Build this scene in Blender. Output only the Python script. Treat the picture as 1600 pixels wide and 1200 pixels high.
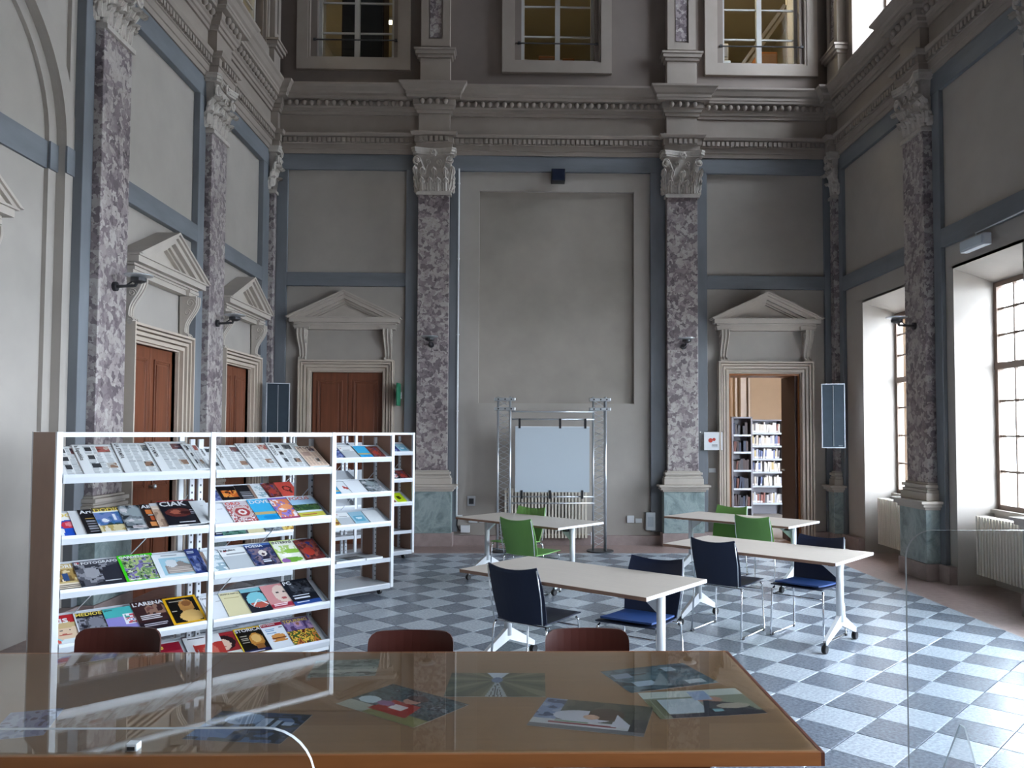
import bpy, bmesh, math, random
import numpy as np
from mathutils import Matrix, Vector
random.seed(7); np.random.seed(7)
C = bpy.context.scene.collection
sc = bpy.context.scene
for o in list(bpy.data.objects): bpy.data.objects.remove(o)
H = 1.75                      # eye height
S = 1.75/1.55                 # the building is laid out in modules of S metres

# ---------------------------------------------------------------- camera
cam = bpy.data.cameras.new('camera'); camo = bpy.data.objects.new('camera', cam); C.objects.link(camo)
F = 1240.0
yaw = math.radians(1.34); pit = math.atan(49/F); roll = math.radians(.2)
fw = Vector((math.sin(yaw)*math.cos(pit), math.cos(yaw)*math.cos(pit), math.sin(pit)))
rt = Vector((math.cos(yaw), -math.sin(yaw), 0)); up = rt.cross(fw)
r2 = rt*math.cos(roll)+up*math.sin(roll); u2 = up*math.cos(roll)-rt*math.sin(roll)
camo.matrix_world = Matrix(((r2.x,u2.x,-fw.x,0),(r2.y,u2.y,-fw.y,0),(r2.z,u2.z,-fw.z,H),(0,0,0,1)))
cam.sensor_fit = 'HORIZONTAL'; cam.sensor_width = 36; cam.lens = 36*F/1600
cam.shift_x = -41/1600; cam.shift_y = 27/1600; cam.clip_start = .05; cam.clip_end = 300
sc.camera = camo
# ---------------------------------------------------------------- sky
w = bpy.data.worlds.new('world'); sc.world = w; w.use_nodes = True
nt = w.node_tree; bg = nt.nodes['Background']
bg.inputs[0].default_value = (.80,.875,1.0,1); bg.inputs[1].default_value = 15.0
sc.view_settings.view_transform = 'Standard'; sc.view_settings.look = 'None'
sc.view_settings.gamma = 1; sc.view_settings.use_curve_mapping = False
sc.view_settings.exposure = 1.5
sc.cycles.max_bounces = 8; sc.cycles.diffuse_bounces = 5; sc.cycles.glossy_bounces = 3
sc.cycles.transparent_max_bounces = 16; sc.cycles.sample_clamp_indirect = 6
sc.cycles.caustics_reflective = False; sc.cycles.caustics_refractive = False

def portal(x, y, z, w_, h_, rot):
    l = bpy.data.lights.new('window_portal', 'AREA'); l.shape = 'RECTANGLE'; l.size = w_; l.size_y = h_
    l.cycles.is_portal = True
    o = bpy.data.objects.new('window_portal', l); C.objects.link(o); o.location = (x,y,z); o.rotation_euler = rot
# right hand wall windows: centres along the wall (modules)
WIN_Y = [9.68, 7.51, 5.05, 2.5, 0.2]
for yy in WIN_Y:
    if yy < 6: portal(5.02*S, yy*S, 1.75*S, 3.2*S, 2.2*S, (0, math.radians(90), 0))
    else: portal(5.02*S, yy*S, 2.0*S, 2.5*S, 1.2*S, (0, math.radians(90), 0))
for yy in WIN_Y[:1]:
    portal(5.02*S, yy*S, 7.75*S, 2.2*S, 1.25*S, (0, math.radians(90), 0))

# ---------------------------------------------------------------- materials
def nodes(name):
    m = bpy.data.materials.new(name); m.use_nodes = True
    return m, m.node_tree, m.node_tree.nodes['Principled BSDF']
def ramp(nt, stops):
    r = nt.nodes.new('ShaderNodeValToRGB'); e = r.color_ramp.elements
    while len(e) > 1: e.remove(e[0])
    e[0].position = stops[0][0]; e[0].color = (*stops[0][1],1)
    for p, c in stops[1:]:
        q = e.new(p); q.color = (*c,1)
    return r
def flat(name, col, rough=.5, metal=0, spec=.5, var=.0, scale=3, bump=0, stretch=None, detail=4):
    m, nt, b = nodes(name)
    b.inputs['Roughness'].default_value = rough; b.inputs['Metallic'].default_value = metal
    b.inputs['Specular IOR Level'].default_value = spec
    if var or bump:
        tc = nt.nodes.new('ShaderNodeTexCoord'); mp = nt.nodes.new('ShaderNodeMapping'); n = nt.nodes.new('ShaderNodeTexNoise')
        nt.links.new(tc.outputs['Object'], mp.inputs[0]); nt.links.new(mp.outputs[0], n.inputs['Vector'])
        if stretch: mp.inputs['Scale'].default_value = stretch
        n.inputs['Scale'].default_value = scale; n.inputs['Detail'].default_value = detail; n.inputs['Roughness'].default_value = .6
        r = ramp(nt, [(.25, tuple(max(0,c*(1-var)) for c in col)), (.75, tuple(min(1,c*(1+var)) for c in col))])
        nt.links.new(n.outputs['Fac'], r.inputs[0]); nt.links.new(r.outputs[0], b.inputs['Base Color'])
        if bump:
            bp = nt.nodes.new('ShaderNodeBump'); bp.inputs['Strength'].default_value = bump; bp.inputs['Distance'].default_value = .01
            nt.links.new(n.outputs['Fac'], bp.inputs['Height']); nt.links.new(bp.outputs[0], b.inputs['Normal'])
    else: b.inputs['Base Color'].default_value = (*col,1)
    return m
def marble(name, stops, scale=5, warp=1.2, stretch=(1,1,1), rough=.35):
    m, nt, b = nodes(name); N = nt.nodes.new; L = nt.links.new
    tc = N('ShaderNodeTexCoord'); mp = N('ShaderNodeMapping'); mp.inputs['Scale'].default_value = stretch
    L(tc.outputs['Object'], mp.inputs[0])
    n1 = N('ShaderNodeTexNoise'); n1.inputs['Scale'].default_value = scale; n1.inputs['Detail'].default_value = 5
    n1.inputs['Distortion'].default_value = warp; n1.inputs['Roughness'].default_value = .68
    L(mp.outputs[0], n1.inputs['Vector'])
    r = ramp(nt, stops); L(n1.outputs['Fac'], r.inputs[0]); L(r.outputs[0], b.inputs['Base Color'])
    b.inputs['Roughness'].default_value = rough
    return m
M = {}
M['plaster'] = flat('grey_plaster', (.385,.352,.318), .75, var=.10, scale=1.1, bump=.08)
M['panel'] = flat('panel_plaster', (.345,.31,.275), .75, var=.18, scale=.9, bump=.08)
M['blue'] = flat('bluegrey_stone_paint', (.165,.179,.200), .6, var=.22, scale=2.2, bump=.1, stretch=(1,1,.35))
M['blueh'] = flat('bluegrey_stone_paint_level', (.165,.179,.200), .6, var=.22, scale=2.2, bump=.1, stretch=(.35,.35,1.6))
M['cornice'] = flat('warm_stucco', (.30,.255,.222), .75, var=.1, scale=2, bump=.08)
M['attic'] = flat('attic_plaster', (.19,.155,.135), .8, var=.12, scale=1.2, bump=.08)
M['cap'] = flat('capital_stucco', (.46,.42,.38), .7, var=.16, scale=9, bump=.2)
M['cream'] = flat('cream_stone', (.47,.42,.37), .6, var=.07, scale=4)
M['doortrim'] = flat('door_surround_stone', (.52,.44,.365), .55, var=.07, scale=4)
M['rear'] = flat('rear_wall_plaster', (.14,.125,.11), .8, var=.1)
M['vault'] = flat('dark_painted_ceiling', (.10,.08,.065), .8, var=.1)
M['marble'] = marble('breccia_marble', [(.30,(.11,.088,.10)),(.40,(.17,.14,.155)),(.46,(.24,.205,.215)),(.49,(.38,.34,.335)),(.53,(.24,.205,.22)),(.57,(.42,.385,.37)),(.66,(.36,.31,.295)),(.76,(.17,.14,.15))], 6.5, .7, (1,1,.75))
def breccia(name):
    m, nt, b = nodes(name); N = nt.nodes.new; L = nt.links.new
    tc = N('ShaderNodeTexCoord'); n0 = N('ShaderNodeTexNoise'); n0.inputs['Scale'].default_value = 11; n0.inputs['Detail'].default_value = 4
    L(tc.outputs['Object'], n0.inputs['Vector']); mv = N('ShaderNodeVectorMath'); mv.operation = 'MULTIPLY_ADD'; mv.inputs[1].default_value = (.20,.20,.20)
    L(n0.outputs['Color'], mv.inputs[0]); L(tc.outputs['Object'], mv.inputs[2])
    v = N('ShaderNodeTexVoronoi'); v.inputs['Scale'].default_value = 17; L(mv.outputs[0], v.inputs['Vector'])
    sp = N('ShaderNodeSeparateColor'); L(v.outputs['Color'], sp.inputs[0])
    n1 = N('ShaderNodeTexNoise'); n1.inputs['Scale'].default_value = 1.6; n1.inputs['Detail'].default_value = 6; n1.inputs['Roughness'].default_value = .7; L(tc.outputs['Object'], n1.inputs['Vector'])
    mx = N('ShaderNodeMix'); mx.inputs[0].default_value = .56; L(sp.outputs[0], mx.inputs[2]); L(n1.outputs['Fac'], mx.inputs[3])
    r = ramp(nt, [(.26,(.13,.105,.115)),(.38,(.19,.155,.165)),(.46,(.26,.22,.225)),(.53,(.33,.285,.28)),(.62,(.40,.36,.34)),(.78,(.47,.44,.42))]); L(mx.outputs[0], r.inputs[0])
    v2 = N('ShaderNodeTexNoise'); v2.inputs['Scale'].default_value = 26; v2.inputs['Detail'].default_value = 3; L(tc.outputs['Object'], v2.inputs['Vector'])
    r2 = ramp(nt, [(.30,(.55,.5,.52)),(.42,(1,1,1)),(.7,(1.0,1.0,1.0))]); L(v2.outputs['Fac'], r2.inputs[0])
    mm = N('ShaderNodeMix'); mm.data_type = 'RGBA'; mm.blend_type = 'MULTIPLY'; mm.inputs[0].default_value = 1; L(r.outputs[0], mm.inputs[6]); L(r2.outputs[0], mm.inputs[7])
    L(mm.outputs[2], b.inputs['Base Color']); b.inputs['Roughness'].default_value = .4; return m
M['marble'] = breccia('breccia_marble')
M['green'] = marble('green_marble', [(.30,(.13,.18,.18)),(.45,(.24,.31,.31)),(.56,(.33,.40,.40)),(.68,(.20,.26,.26)),(.8,(.40,.45,.44))], 3, 1.5)
M['pinkstone'] = flat('pink_stone', (.33,.26,.25), .6, var=.15, scale=9)
M['pinkfloor'] = flat('pink_terrazzo', (.31,.225,.205), .35, var=.25, scale=14, bump=.03, detail=8)
M['tileL'] = flat('light_terrazzo_tile', (.40,.45,.505), .26, var=.32, scale=42, bump=.12, detail=3)
M['tileD'] = flat('dark_terrazzo_tile', (.15,.175,.215), .26, var=.5, scale=42, bump=.12, detail=3)
M['grout'] = flat('grout', (.20,.21,.22), .8)
M['door'] = flat('mahogany_door', (.18,.058,.028), .38, var=.25, scale=3, stretch=(6,6,.5))
M['doordark'] = flat('dark_door_leaf', (.028,.007,.006), .6, var=.2, scale=3)
M['wood'] = flat('brown_table_laminate', (.30,.175,.092), .35, var=.10, scale=3, stretch=(.6,9,9))
M['woodedge'] = flat('orange_wood_edge', (.33,.12,.035), .4, var=.15, scale=4, stretch=(.6,5,5))
M['wooddark'] = flat('dark_wood_leg', (.11,.03,.015), .45)
M['rackside'] = flat('rack_end_panel', (.29,.165,.11), .5, var=.08, scale=6)
M['birch'] = flat('pale_birch_top', (.56,.50,.44), .42, var=.06, scale=2.5, stretch=(2,22,22))
M['white'] = flat('white_enamel', (.70,.725,.75), .35)
M['whitem'] = flat('white_metal', (.52,.55,.59), .3)
M['rad'] = flat('radiator_cream', (.74,.69,.60), .4)
M['chrome'] = flat('chrome', (.75,.77,.80), .15, metal=1)
M['alu'] = flat('brushed_aluminium', (.62,.65,.68), .3, metal=.7)
M['black'] = flat('black_plastic', (.012,.012,.014), .4)
M['darkmetal'] = flat('dark_metal', (.05,.05,.055), .4, metal=.4)
M['navy'] = flat('navy_plastic', (.006,.012,.038), .5)
M['seatblue'] = flat('blue_seat_cushion', (.012,.050,.19), .6, var=.1, scale=30)
M['greenp'] = flat('green_plastic', (.155,.35,.085), .5)
M['redwood'] = flat('dark_red_plywood', (.055,.014,.011), .3)
M['paper'] = flat('page_white', (.74,.76,.78), .6)
M['news'] = flat('newsprint', (.66,.68,.70), .8)
M['board'] = flat('grey_board', (.47,.53,.58), .6)
M['sky_panel'] = flat('slate_blue_panel', (.045,.06,.075), .85, spec=.05, var=.08, scale=12)
M['warm'] = flat('warm_room_wall', (.40,.36,.28), .8, var=.08, scale=1)
M['lib'] = flat('library_plaster', (.40,.28,.18), .8, var=.08, scale=1)
M['warmfloor'] = flat('room_floor', (.30,.29,.28), .6)
M['shelfgrey'] = flat('steel_shelf_grey', (.20,.20,.23), .5)
M['winframe'] = flat('brown_window_frame', (.17,.115,.085), .5)
M['wingrey'] = flat('grey_window_frame', (.40,.39,.37), .55)
M['signgreen'] = flat('green_sign', (.015,.16,.08), .4)
M['red'] = flat('red_print', (.55,.05,.03), .5)
M['screenedge'] = flat('acrylic_edge', (.50,.55,.58), .2)
M['outside'] = flat('courtyard_ground', (.35,.34,.32), .9, var=.1)
M['roof'] = flat('roof_tiles_far', (.12,.10,.09), .8)
def glassy(name, tint=(1,1,1), ior=1.45, rough=0.0, k=1.0):
    m = bpy.data.materials.new(name); m.use_nodes = True; nt = m.node_tree; nt.nodes.clear(); N = nt.nodes.new; L = nt.links.new
    out = N('ShaderNodeOutputMaterial'); mx = N('ShaderNodeMixShader'); tr = N('ShaderNodeBsdfTransparent'); gl = N('ShaderNodeBsdfGlossy'); fr = N('ShaderNodeFresnel')
    tr.inputs[0].default_value = (*tint,1); gl.inputs['Roughness'].default_value = rough; ge = N('ShaderNodeNewGeometry'); mr = N('ShaderNodeMapRange'); L(ge.outputs['Backfacing'], mr.inputs[0]); mr.inputs[3].default_value = ior; mr.inputs[4].default_value = 1/ior; L(mr.outputs[0], fr.inputs[0])
    L(fr.outputs[0], mx.inputs[0]); L(tr.outputs[0], mx.inputs[1]); L(gl.outputs[0], mx.inputs[2]); L(mx.outputs[0], out.inputs[0])
    return m
M['glass'] = glassy('window_glass', (.96,.98,.98))
M['tableglass'] = glassy('table_glass', (.97,.975,.965), 1.5, .0)
M['acrylic'] = glassy('clear_acrylic', (.95,.965,.97), 1.4)
def emit(name, col, s):
    m = bpy.data.materials.new(name); m.use_nodes = True; nt = m.node_tree; nt.nodes.clear()
    e = nt.nodes.new('ShaderNodeEmission'); e.inputs[0].default_value = (*col,1); e.inputs[1].default_value = s
    nt.links.new(e.outputs[0], nt.nodes.new('ShaderNodeOutputMaterial').inputs[0]); return m
M['lamp'] = emit('ceiling_lamp_glow', (1,.80,.45), 9)
def printmat():
    m, nt, b = nodes('printed_paper'); a = nt.nodes.new('ShaderNodeVertexColor'); a.layer_name = 'ink'
    nt.links.new(a.outputs[0], b.inputs['Base Color']); b.inputs['Roughness'].default_value = .38; return m
M['print'] = printmat()

# ---------------------------------------------------------------- mesh helpers
I = lambda a, b, c: (a, b, c)
class MB:
    def __init__(s, T=I): s.v = []; s.f = []; s.T = T; s.mi = []; s.cur = 0
    def add(s, vs, fs):
        o = len(s.v); s.v += [s.T(*p) for p in vs]; s.f += [tuple(i+o for i in f) for f in fs]; s.mi += [s.cur]*len(fs); return s
    def box(s, a0, a1, b0, b1, c0, c1):
        return s.add([(a0,b0,c0),(a1,b0,c0),(a1,b1,c0),(a0,b1,c0),(a0,b0,c1),(a1,b0,c1),(a1,b1,c1),(a0,b1,c1)],
            [(0,3,2,1),(4,5,6,7),(0,1,5,4),(1,2,6,5),(2,3,7,6),(3,0,4,7)])
    def prism(s, poly, c0, c1):          # polygon in (a, b), extruded along c
        n = len(poly)
        return s.add([(a,b,c0) for a,b in poly]+[(a,b,c1) for a,b in poly],
            [tuple(range(n))[::-1], tuple(range(n,2*n))]+[(i,(i+1)%n,n+(i+1)%n,n+i) for i in range(n)])
    def xprism(s, poly, a0, a1):         # polygon in (b, c), extruded along a
        n = len(poly)
        return s.add([(a0,b,c) for b,c in poly]+[(a1,b,c) for b,c in poly],
            [tuple(range(n))[::-1], tuple(range(n,2*n))]+[(i,(i+1)%n,n+(i+1)%n,n+i) for i in range(n)])
    def tube(s, pts, r, k=8, cap=True):
        pts = [Vector(p) for p in pts]; n = len(pts); vs = []; R = r if isinstance(r,(list,tuple)) else [r]*n
        ref = None
        for i, p in enumerate(pts):
            t = ((pts[min(i+1,n-1)]-p).normalized()+(p-pts[max(i-1,0)]).normalized())
            t = t.normalized() if t.length > 1e-6 else Vector((0,0,1))
            if ref is None:
                ref = Vector((0,0,1)) if abs(t.z) < .9 else Vector((1,0,0))
            x = (ref - t*ref.dot(t)).normalized(); y = t.cross(x); ref = x
            for j in range(k):
                a = 2*math.pi*j/k; vs.append(tuple(p+(x*math.cos(a)+y*math.sin(a))*R[i]))
        fs = [(i*k+j, i*k+(j+1)%k, (i+1)*k+(j+1)%k, (i+1)*k+j) for i in range(n-1) for j in range(k)]
        if cap: fs += [tuple(range(k))[::-1], tuple(range((n-1)*k, n*k))]
        return s.add(vs, fs)
    def lathe(s, prof, c, k=16, axis=2):
        vs = []; n = len(prof)
        for r, h in prof:
            for j in range(k):
                a = 2*math.pi*j/k; q = [r*math.cos(a), r*math.sin(a)]
                p = (c[0]+q[0], c[1]+q[1], c[2]+h) if axis == 2 else ((c[0]+h, c[1]+q[0], c[2]+q[1]) if axis == 0 else (c[0]+q[0], c[1]+h, c[2]+q[1]))
                vs.append(p)
        return s.add(vs, [(i*k+j, i*k+(j+1)%k, (i+1)*k+(j+1)%k, (i+1)*k+j) for i in range(n-1) for j in range(k)]+[tuple(range(k))[::-1], tuple(range((n-1)*k,n*k))])
    def mesh(s, name, mats, smooth=False):
        me = bpy.data.meshes.new(name); me.from_pydata(s.v, [], s.f)
        for m in (mats if isinstance(mats, (list,tuple)) else [mats]): me.materials.append(M[m] if isinstance(m,str) else m)
        me.polygons.foreach_set('material_index', s.mi)
        bm = bmesh.new(); bm.from_mesh(me); bmesh.ops.recalc_face_normals(bm, faces=bm.faces[:]); bm.to_mesh(me); bm.free()
        if smooth: me.polygons.foreach_set('use_smooth', [True]*len(me.polygons))
        me.update(); return me
    def obj(s, name, mats, parent=None, smooth=False, bevel=0):
        o = link(name, s.mesh(name, mats, smooth), parent)
        if bevel:
            b = o.modifiers.new('bevel','BEVEL'); b.width = bevel; b.segments = 2; b.limit_method = 'ANGLE'
        return o
def link(name, me, parent=None, mw=None):
    o = bpy.data.objects.new(name, me); C.objects.link(o)
    if parent: o.parent = parent
    if mw is not None: o.matrix_local = mw
    return o
def tag(o, label=None, cat=None, group=None, kind=None):
    if label: o['label'] = label
    if cat: o['category'] = cat
    if group: o['group'] = group
    if kind: o['kind'] = kind
    return o
def thing(name, label, cat, loc=(0,0,0), rz=0, group=None):
    o = bpy.data.objects.new(name, None); C.objects.link(o); o.location = loc; o.rotation_euler = (0,0,rz)
    o.empty_display_size = .1
    return tag(o, label, cat, group)
def kids(o): return [c for c in C.objects if c.parent == o]
def copy_tree(root):
    r = root.copy(); C.objects.link(r)
    for ch in kids(root):
        c = ch.copy(); C.objects.link(c); c.parent = r
        for g in kids(ch):
            d = g.copy(); C.objects.link(d); d.parent = c
    return r
def text_mesh(body, size, mat, bold=.0, align='LEFT'):
    cu = bpy.data.curves.new('lettering', 'FONT'); cu.body = body; cu.size = size; cu.offset = bold*size; cu.align_x = align
    cu.resolution_u = 2
    to = bpy.data.objects.new('lettering', cu); C.objects.link(to)
    me = bpy.data.meshes.new_from_object(to.evaluated_get(bpy.context.evaluated_depsgraph_get()))
    bpy.data.objects.remove(to); bpy.data.curves.remove(cu); me.materials.clear(); me.materials.append(mat); return me
# wall frames, in modules: u along the wall, z up, n out into the room
TB = lambda u, z, n: (u*S, (11.03-n)*S, z*S)
TL = lambda u, z, n: ((-3.47+n)*S, u*S, z*S)
TR = lambda u, z, n: ((4.45-n)*S, u*S, z*S)
def cells(mb, u0, u1, z0, z1, n0, n1, holes=()):
    us = sorted({u0,u1,*[h[i] for h in holes for i in (0,1) if u0 < h[i] < u1]}); zs = sorted({z0,z1,*[h[i] for h in holes for i in (2,3) if z0 < h[i] < z1]})
    for a, b in zip(us, us[1:]):
        run = None
        for c, d in zip(zs, zs[1:]):
            inside = any(h[0] <= (a+b)/2 <= h[1] and h[2] <= (c+d)/2 <= h[3] for h in holes)
            if inside:
                if run: mb.box(a,b,run[0],run[1],n0,n1); run = None
            else: run = (run[0], d) if run else (c, d)
        if run: mb.box(a,b,run[0],run[1],n0,n1)
    return mb
def ring(mb, u0, u1, z0, z1, steps, bottom=False):
    # nested frame: steps = [(offset_from_outer0, offset1, n0, n1), ...]
    for a, b, n0, n1 in steps:
        mb.prism([(u0+a,z0),(u0+b,z0),(u0+b,z1-b),(u0+a,z1-a)] if not bottom else [(u0+a,z0+a),(u0+b,z0+b),(u0+b,z1-b),(u0+a,z1-a)], n0, n1)
        mb.prism([(u1-b,z0),(u1-a,z0),(u1-a,z1-a),(u1-b,z1-b)] if not bottom else [(u1-b,z0+b),(u1-a,z0+a),(u1-a,z1-a),(u1-b,z1-b)], n0, n1)
        mb.prism([(u0+a,z1-a),(u0+b,z1-b),(u1-b,z1-b),(u1-a,z1-a)], n0, n1)
        if bottom: mb.prism([(u0+a,z0+a),(u1-a,z0+a),(u1-b,z0+b),(u0+b,z0+b)], n0, n1)
    return mb
# ================================================================ the room
YW = 11.03
# ---- back wall
dL = (-2.89,-1.91,-.1,2.38); dR = (2.94,3.945,-.1,2.39)
winB = [(-2.88,-1.80,6.83,8.9), (.0,1.04,6.82,8.9), (2.88,3.98,6.82,8.9)]
def stucture(o, label): return tag(o, label, None, None, 'structure')
wb = cells(MB(TB), -4.3,5.3, 0,9.8, -.52,-.11, [dL,dR]+winB).obj('wall_back','panel')
stucture(wb, 'grey panelled end wall with marble pilasters and two pedimented doors')
def part(mb, name, mat, parent, **k): return mb.obj(name, mat, parent, **k)
part(cells(MB(TB), -3.40,4.45, 0,5.45, -.11,-.055, [(-.577,1.604,1.96,4.955),dL,dR]), 'plaster_field','plaster', wb)
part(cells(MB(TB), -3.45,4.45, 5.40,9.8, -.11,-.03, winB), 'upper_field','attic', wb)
def strips(wall, T, lst, mat_v='blue', mat_h='blueh', n0=-.055, n1=0.0):
    for (a,b,c,d) in lst:
        part(MB(T).box(a,b,c,d,n0,n1), 'stone_strip', mat_v if (d-c) > (b-a) else mat_h, wall, bevel=.006)
strips(wb, TB, [(-3.40,-3.25,.18,5.22),(-1.60,-1.43,.18,5.22),(-3.25,-1.60,3.58,3.77),(-3.47,-1.20,5.22,5.44),
    (-.99,-.857,.18,5.22),(1.83,2.04,.18,5.22),(-1.20,2.26,5.22,5.44),(2.48,2.63,.18,5.22),(4.30,4.45,.18,5.22),(2.63,4.30,3.58,3.77),(2.26,4.45,5.22,5.44)])
# ---- left wall
dA = (7.245,8.215,-.1,2.36); dB = (9.435,10.405,-.1,2.36)
winL = [(9.55,10.62,6.83,8.9),(7.2,8.3,6.83,8.9)]
wl = cells(MB(TL), -3,11.5, 0,9.8, -.52,-.18, [dA,dB]+winL).obj('wall_left','plaster')
stucture(wl, 'grey left wall with marble pilasters, arched niche and two wooden doors')
part(cells(MB(TL), 6.3,11.03, 0,5.45, -.18,-.07, [dA,dB]), 'plaster_field','plaster', wl)
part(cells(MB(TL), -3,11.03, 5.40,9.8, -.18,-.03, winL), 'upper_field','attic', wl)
part(MB(TL).box(-3,3.2,0,5.45,-.18,-.07), 'plaster_field','plaster', wl)
def arch_plate(T, c, r, hw, ztop, n0, n1, zs=3.77, N=28):
    mb = MB(T); mb.box(c-hw,c-r,0,zs,n0,n1); mb.box(c+r,c+hw,0,zs,n0,n1)
    if hw > r: mb.box(c-hw,c-r,zs,ztop,n0,n1); mb.box(c+r,c+hw,zs,ztop,n0,n1)
    for i in range(N):
        a = math.pi*i/N; b = math.pi*(i+1)/N
        mb.prism([(c+r*math.cos(a),zs+r*math.sin(a)),(c+r*math.cos(b),zs+r*math.sin(b)),(c+r*math.cos(b),ztop),(c+r*math.cos(a),ztop)],n0,n1)
    return mb
AC = 5.03
part(arch_plate(TL,AC,1.06,1.265,5.22,-.18,-.147),'arch_inner_order','plaster',wl)
part(arch_plate(TL,AC,1.16,1.265,5.22,-.147,-.105),'arch_outer_order','plaster',wl)
mb = MB(TL); N = 32
for i in range(N):
    a = math.pi*i/N; b = math.pi*(i+1)/N; P = lambda r, t: (min(AC+1.265,max(AC-1.265,AC+r*math.cos(t))), 3.77+r*math.sin(t))
    mb.prism([P(1.16,a),P(1.16,b),P(1.29,b),P(1.29,a)],-.106,-.070)
part(mb,'archivolt','plaster',wl)
mb = MB(TL)
for s_ in (-1,1):
    a, b = sorted((AC+s_*1.16, AC+s_*1.265)); mb.box(a,b,0,3.77,-.105,-.075); a, b = sorted((AC+s_*1.19, AC+s_*1.265)); mb.box(a,b,3.77,5.22,-.105,-.075)
mb.box(AC-1.19,AC+1.19,5.12,5.22,-.105,-.075)
part(mb,'arch_border','plaster',wl)
mb = MB(TL).box(AC-1.06,AC+1.06,3.56,3.77,-.18,-.155)
for s_ in (-1,1):
    a, b = sorted((AC+s_*1.055,AC+s_*1.16)); mb.box(a,b,3.56,3.77,-.147,-.13); a, b = sorted((AC+s_*1.155,AC+s_*1.265)); mb.box(a,b,3.56,3.77,-.075,-.06)
part(mb,'impost_band','blueh',wl)
strips(wl, TL, [(6.295,6.44,.18,5.22),(3.62,3.765,.18,5.22),(3.2,6.9,5.22,5.44)], n0=-.15)
strips(wl, TL, [(6.895,7.03,.18,5.22),(8.54,8.71,.18,5.22),(7.03,8.54,3.58,3.77),(6.9,8.9,5.22,5.44),
    (9.15,9.3,.18,5.22),(10.68,10.95,.18,5.22),(9.3,10.68,3.58,3.77),(8.9,11.02,5.22,5.44)], n0=-.07)
# ---- right wall
NW = .5
low = [(9.08,10.27,-.1,3.28),(6.95,8.09,-.1,3.27),(3.97,6.13,-.1,3.35),(1.45,3.15,-.1,3.35),(-1.0,1.1,-.1,3.35)]  # last three openings lie out of view, enlarged to let in more light
hi = [(9.15,10.42,6.62,8.9)]
wr = cells(MB(TR), -3,11.5, 0,9.8, -NW-.08,-.05, low+hi).obj('wall_right','plaster')
stucture(wr, 'shaded right wall pierced by tall windows in deep recesses')
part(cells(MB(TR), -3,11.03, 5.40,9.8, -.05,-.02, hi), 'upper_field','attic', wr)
rs = []
for a, b in ((8.87,10.93),(6.66,8.38),(3.75,6.2),(1.3,3.3),(-3,1.25)):
    rs += [(a,a+.15,.18,5.22),(b-.15,b,.18,5.22)]+([(a+.15,b-.15,3.52,3.72)] if a > 4 else [])
rs += [(8.6,11.02,5.22,5.44),(6.4,8.6,5.22,5.44),(-3,6.4,5.22,5.44)]
strips(wr, TR, rs, n0=-.05)
# rear wall, ceiling, floor
rw = MB().box(-4.8,6,-3.6,-3.3,0,11.1).obj('wall_rear','rear'); stucture(rw,'plain plastered wall behind the viewpoint')
ce = MB().box(-4.8,6,-3.6,13.2,11.05,11.35).obj('ceiling','vault'); stucture(ce,'plain dark ceiling high over the hall')
bb = MB(TB); bb.box(-3.40,-3.07,0,.18,-.06,.03); bb.box(-1.77,-1.47,0,.18,-.06,.03); bb.box(-.93,1.98,0,.13,-.06,.02); bb.box(2.56,2.77,0,.18,-.06,.03); bb.box(4.12,4.45,0,.18,-.06,.03)
stucture(bb.obj('baseboard_back','pinkstone'),'low stone skirting along the end wall')
bb = MB(TL)
for a,b in ((-3,3.17),(3.6,3.97),(6.09,6.45),(6.88,7.08),(8.38,8.73),(9.12,9.27),(10.57,10.95)): bb.box(a,b,0,.18,-.1,.03)
stucture(bb.obj('baseboard_left','pinkstone'),'low stone skirting along the left wall')
bb = MB(TR)
for a,b in ((-3,-1.02),(1.12,1.43),(3.17,3.95),(6.15,6.2),(6.65,6.93),(8.11,8.35),(8.9,9.06),(10.29,10.95)): bb.box(a,b,0,.18,-.05,.03)
stucture(bb.obj('baseboard_right','pinkstone'),'low stone skirting along the right wall')

# ---- Corinthian capital (local modules: u centred, z from 0 to .62)
def spiral(mb, c, r, turns, wdt, n, sgn=1, k=6):
    pts = []; rr = []; N = 22
    for i in range(N+1):
        t = i/N; a = math.pi*.5*sgn+sgn*t*turns*2*math.pi; q = r*(1-t*.85)
        pts.append((c[0]+q*math.cos(a), c[1]+q*math.sin(a), n+.02*t)); rr.append(wdt*(1-.5*t))
    mb.tube(pts, rr, k)
def leaf(mb, uc, z0, h, wd, n0, curl=.07, lean=0):
    R, K = 9, 7; vs = []
    for i in range(R):
        t = i/(R-1)
        bend = max(0,(t-.55)/.45); z = z0+h*(t if t < .8 else .8+.2*math.sin((t-.8)/.2*math.pi)*.6)
        n = n0+.02+.025*t+curl*bend*bend; lob = (.62+.38*abs(math.sin(t*math.pi*3.2)))*(1-.55*t*t)
        for j in range(K):
            s = (j-(K-1)/2)/((K-1)/2)
            vs.append((uc+lean*t+s*wd*.5*lob, z-abs(s)*.012-(.05*h*bend*abs(s)), n-.028*abs(s)**1.3+(.008 if j%2 else -.004)))
    f = [(i*K+j,i*K+j+1,(i+1)*K+j+1,(i+1)*K+j) for i in range(R-1) for j in range(K-1)]
    m = len(vs); back = [(a,b,c-.02) for a,b,c in vs]
    rim = [i*K for i in range(R)]+[(R-1)*K+j for j in range(1,K)]+[i*K+K-1 for i in range(R-2,-1,-1)]+[j for j in range(K-2,0,-1)]
    fs = f+[tuple(q+m for q in reversed(x)) for x in f]+[(rim[i],rim[(i+1)%len(rim)],rim[(i+1)%len(rim)]+m,rim[i]+m) for i in range(len(rim))]
    mb.add(vs+back, fs)
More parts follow.
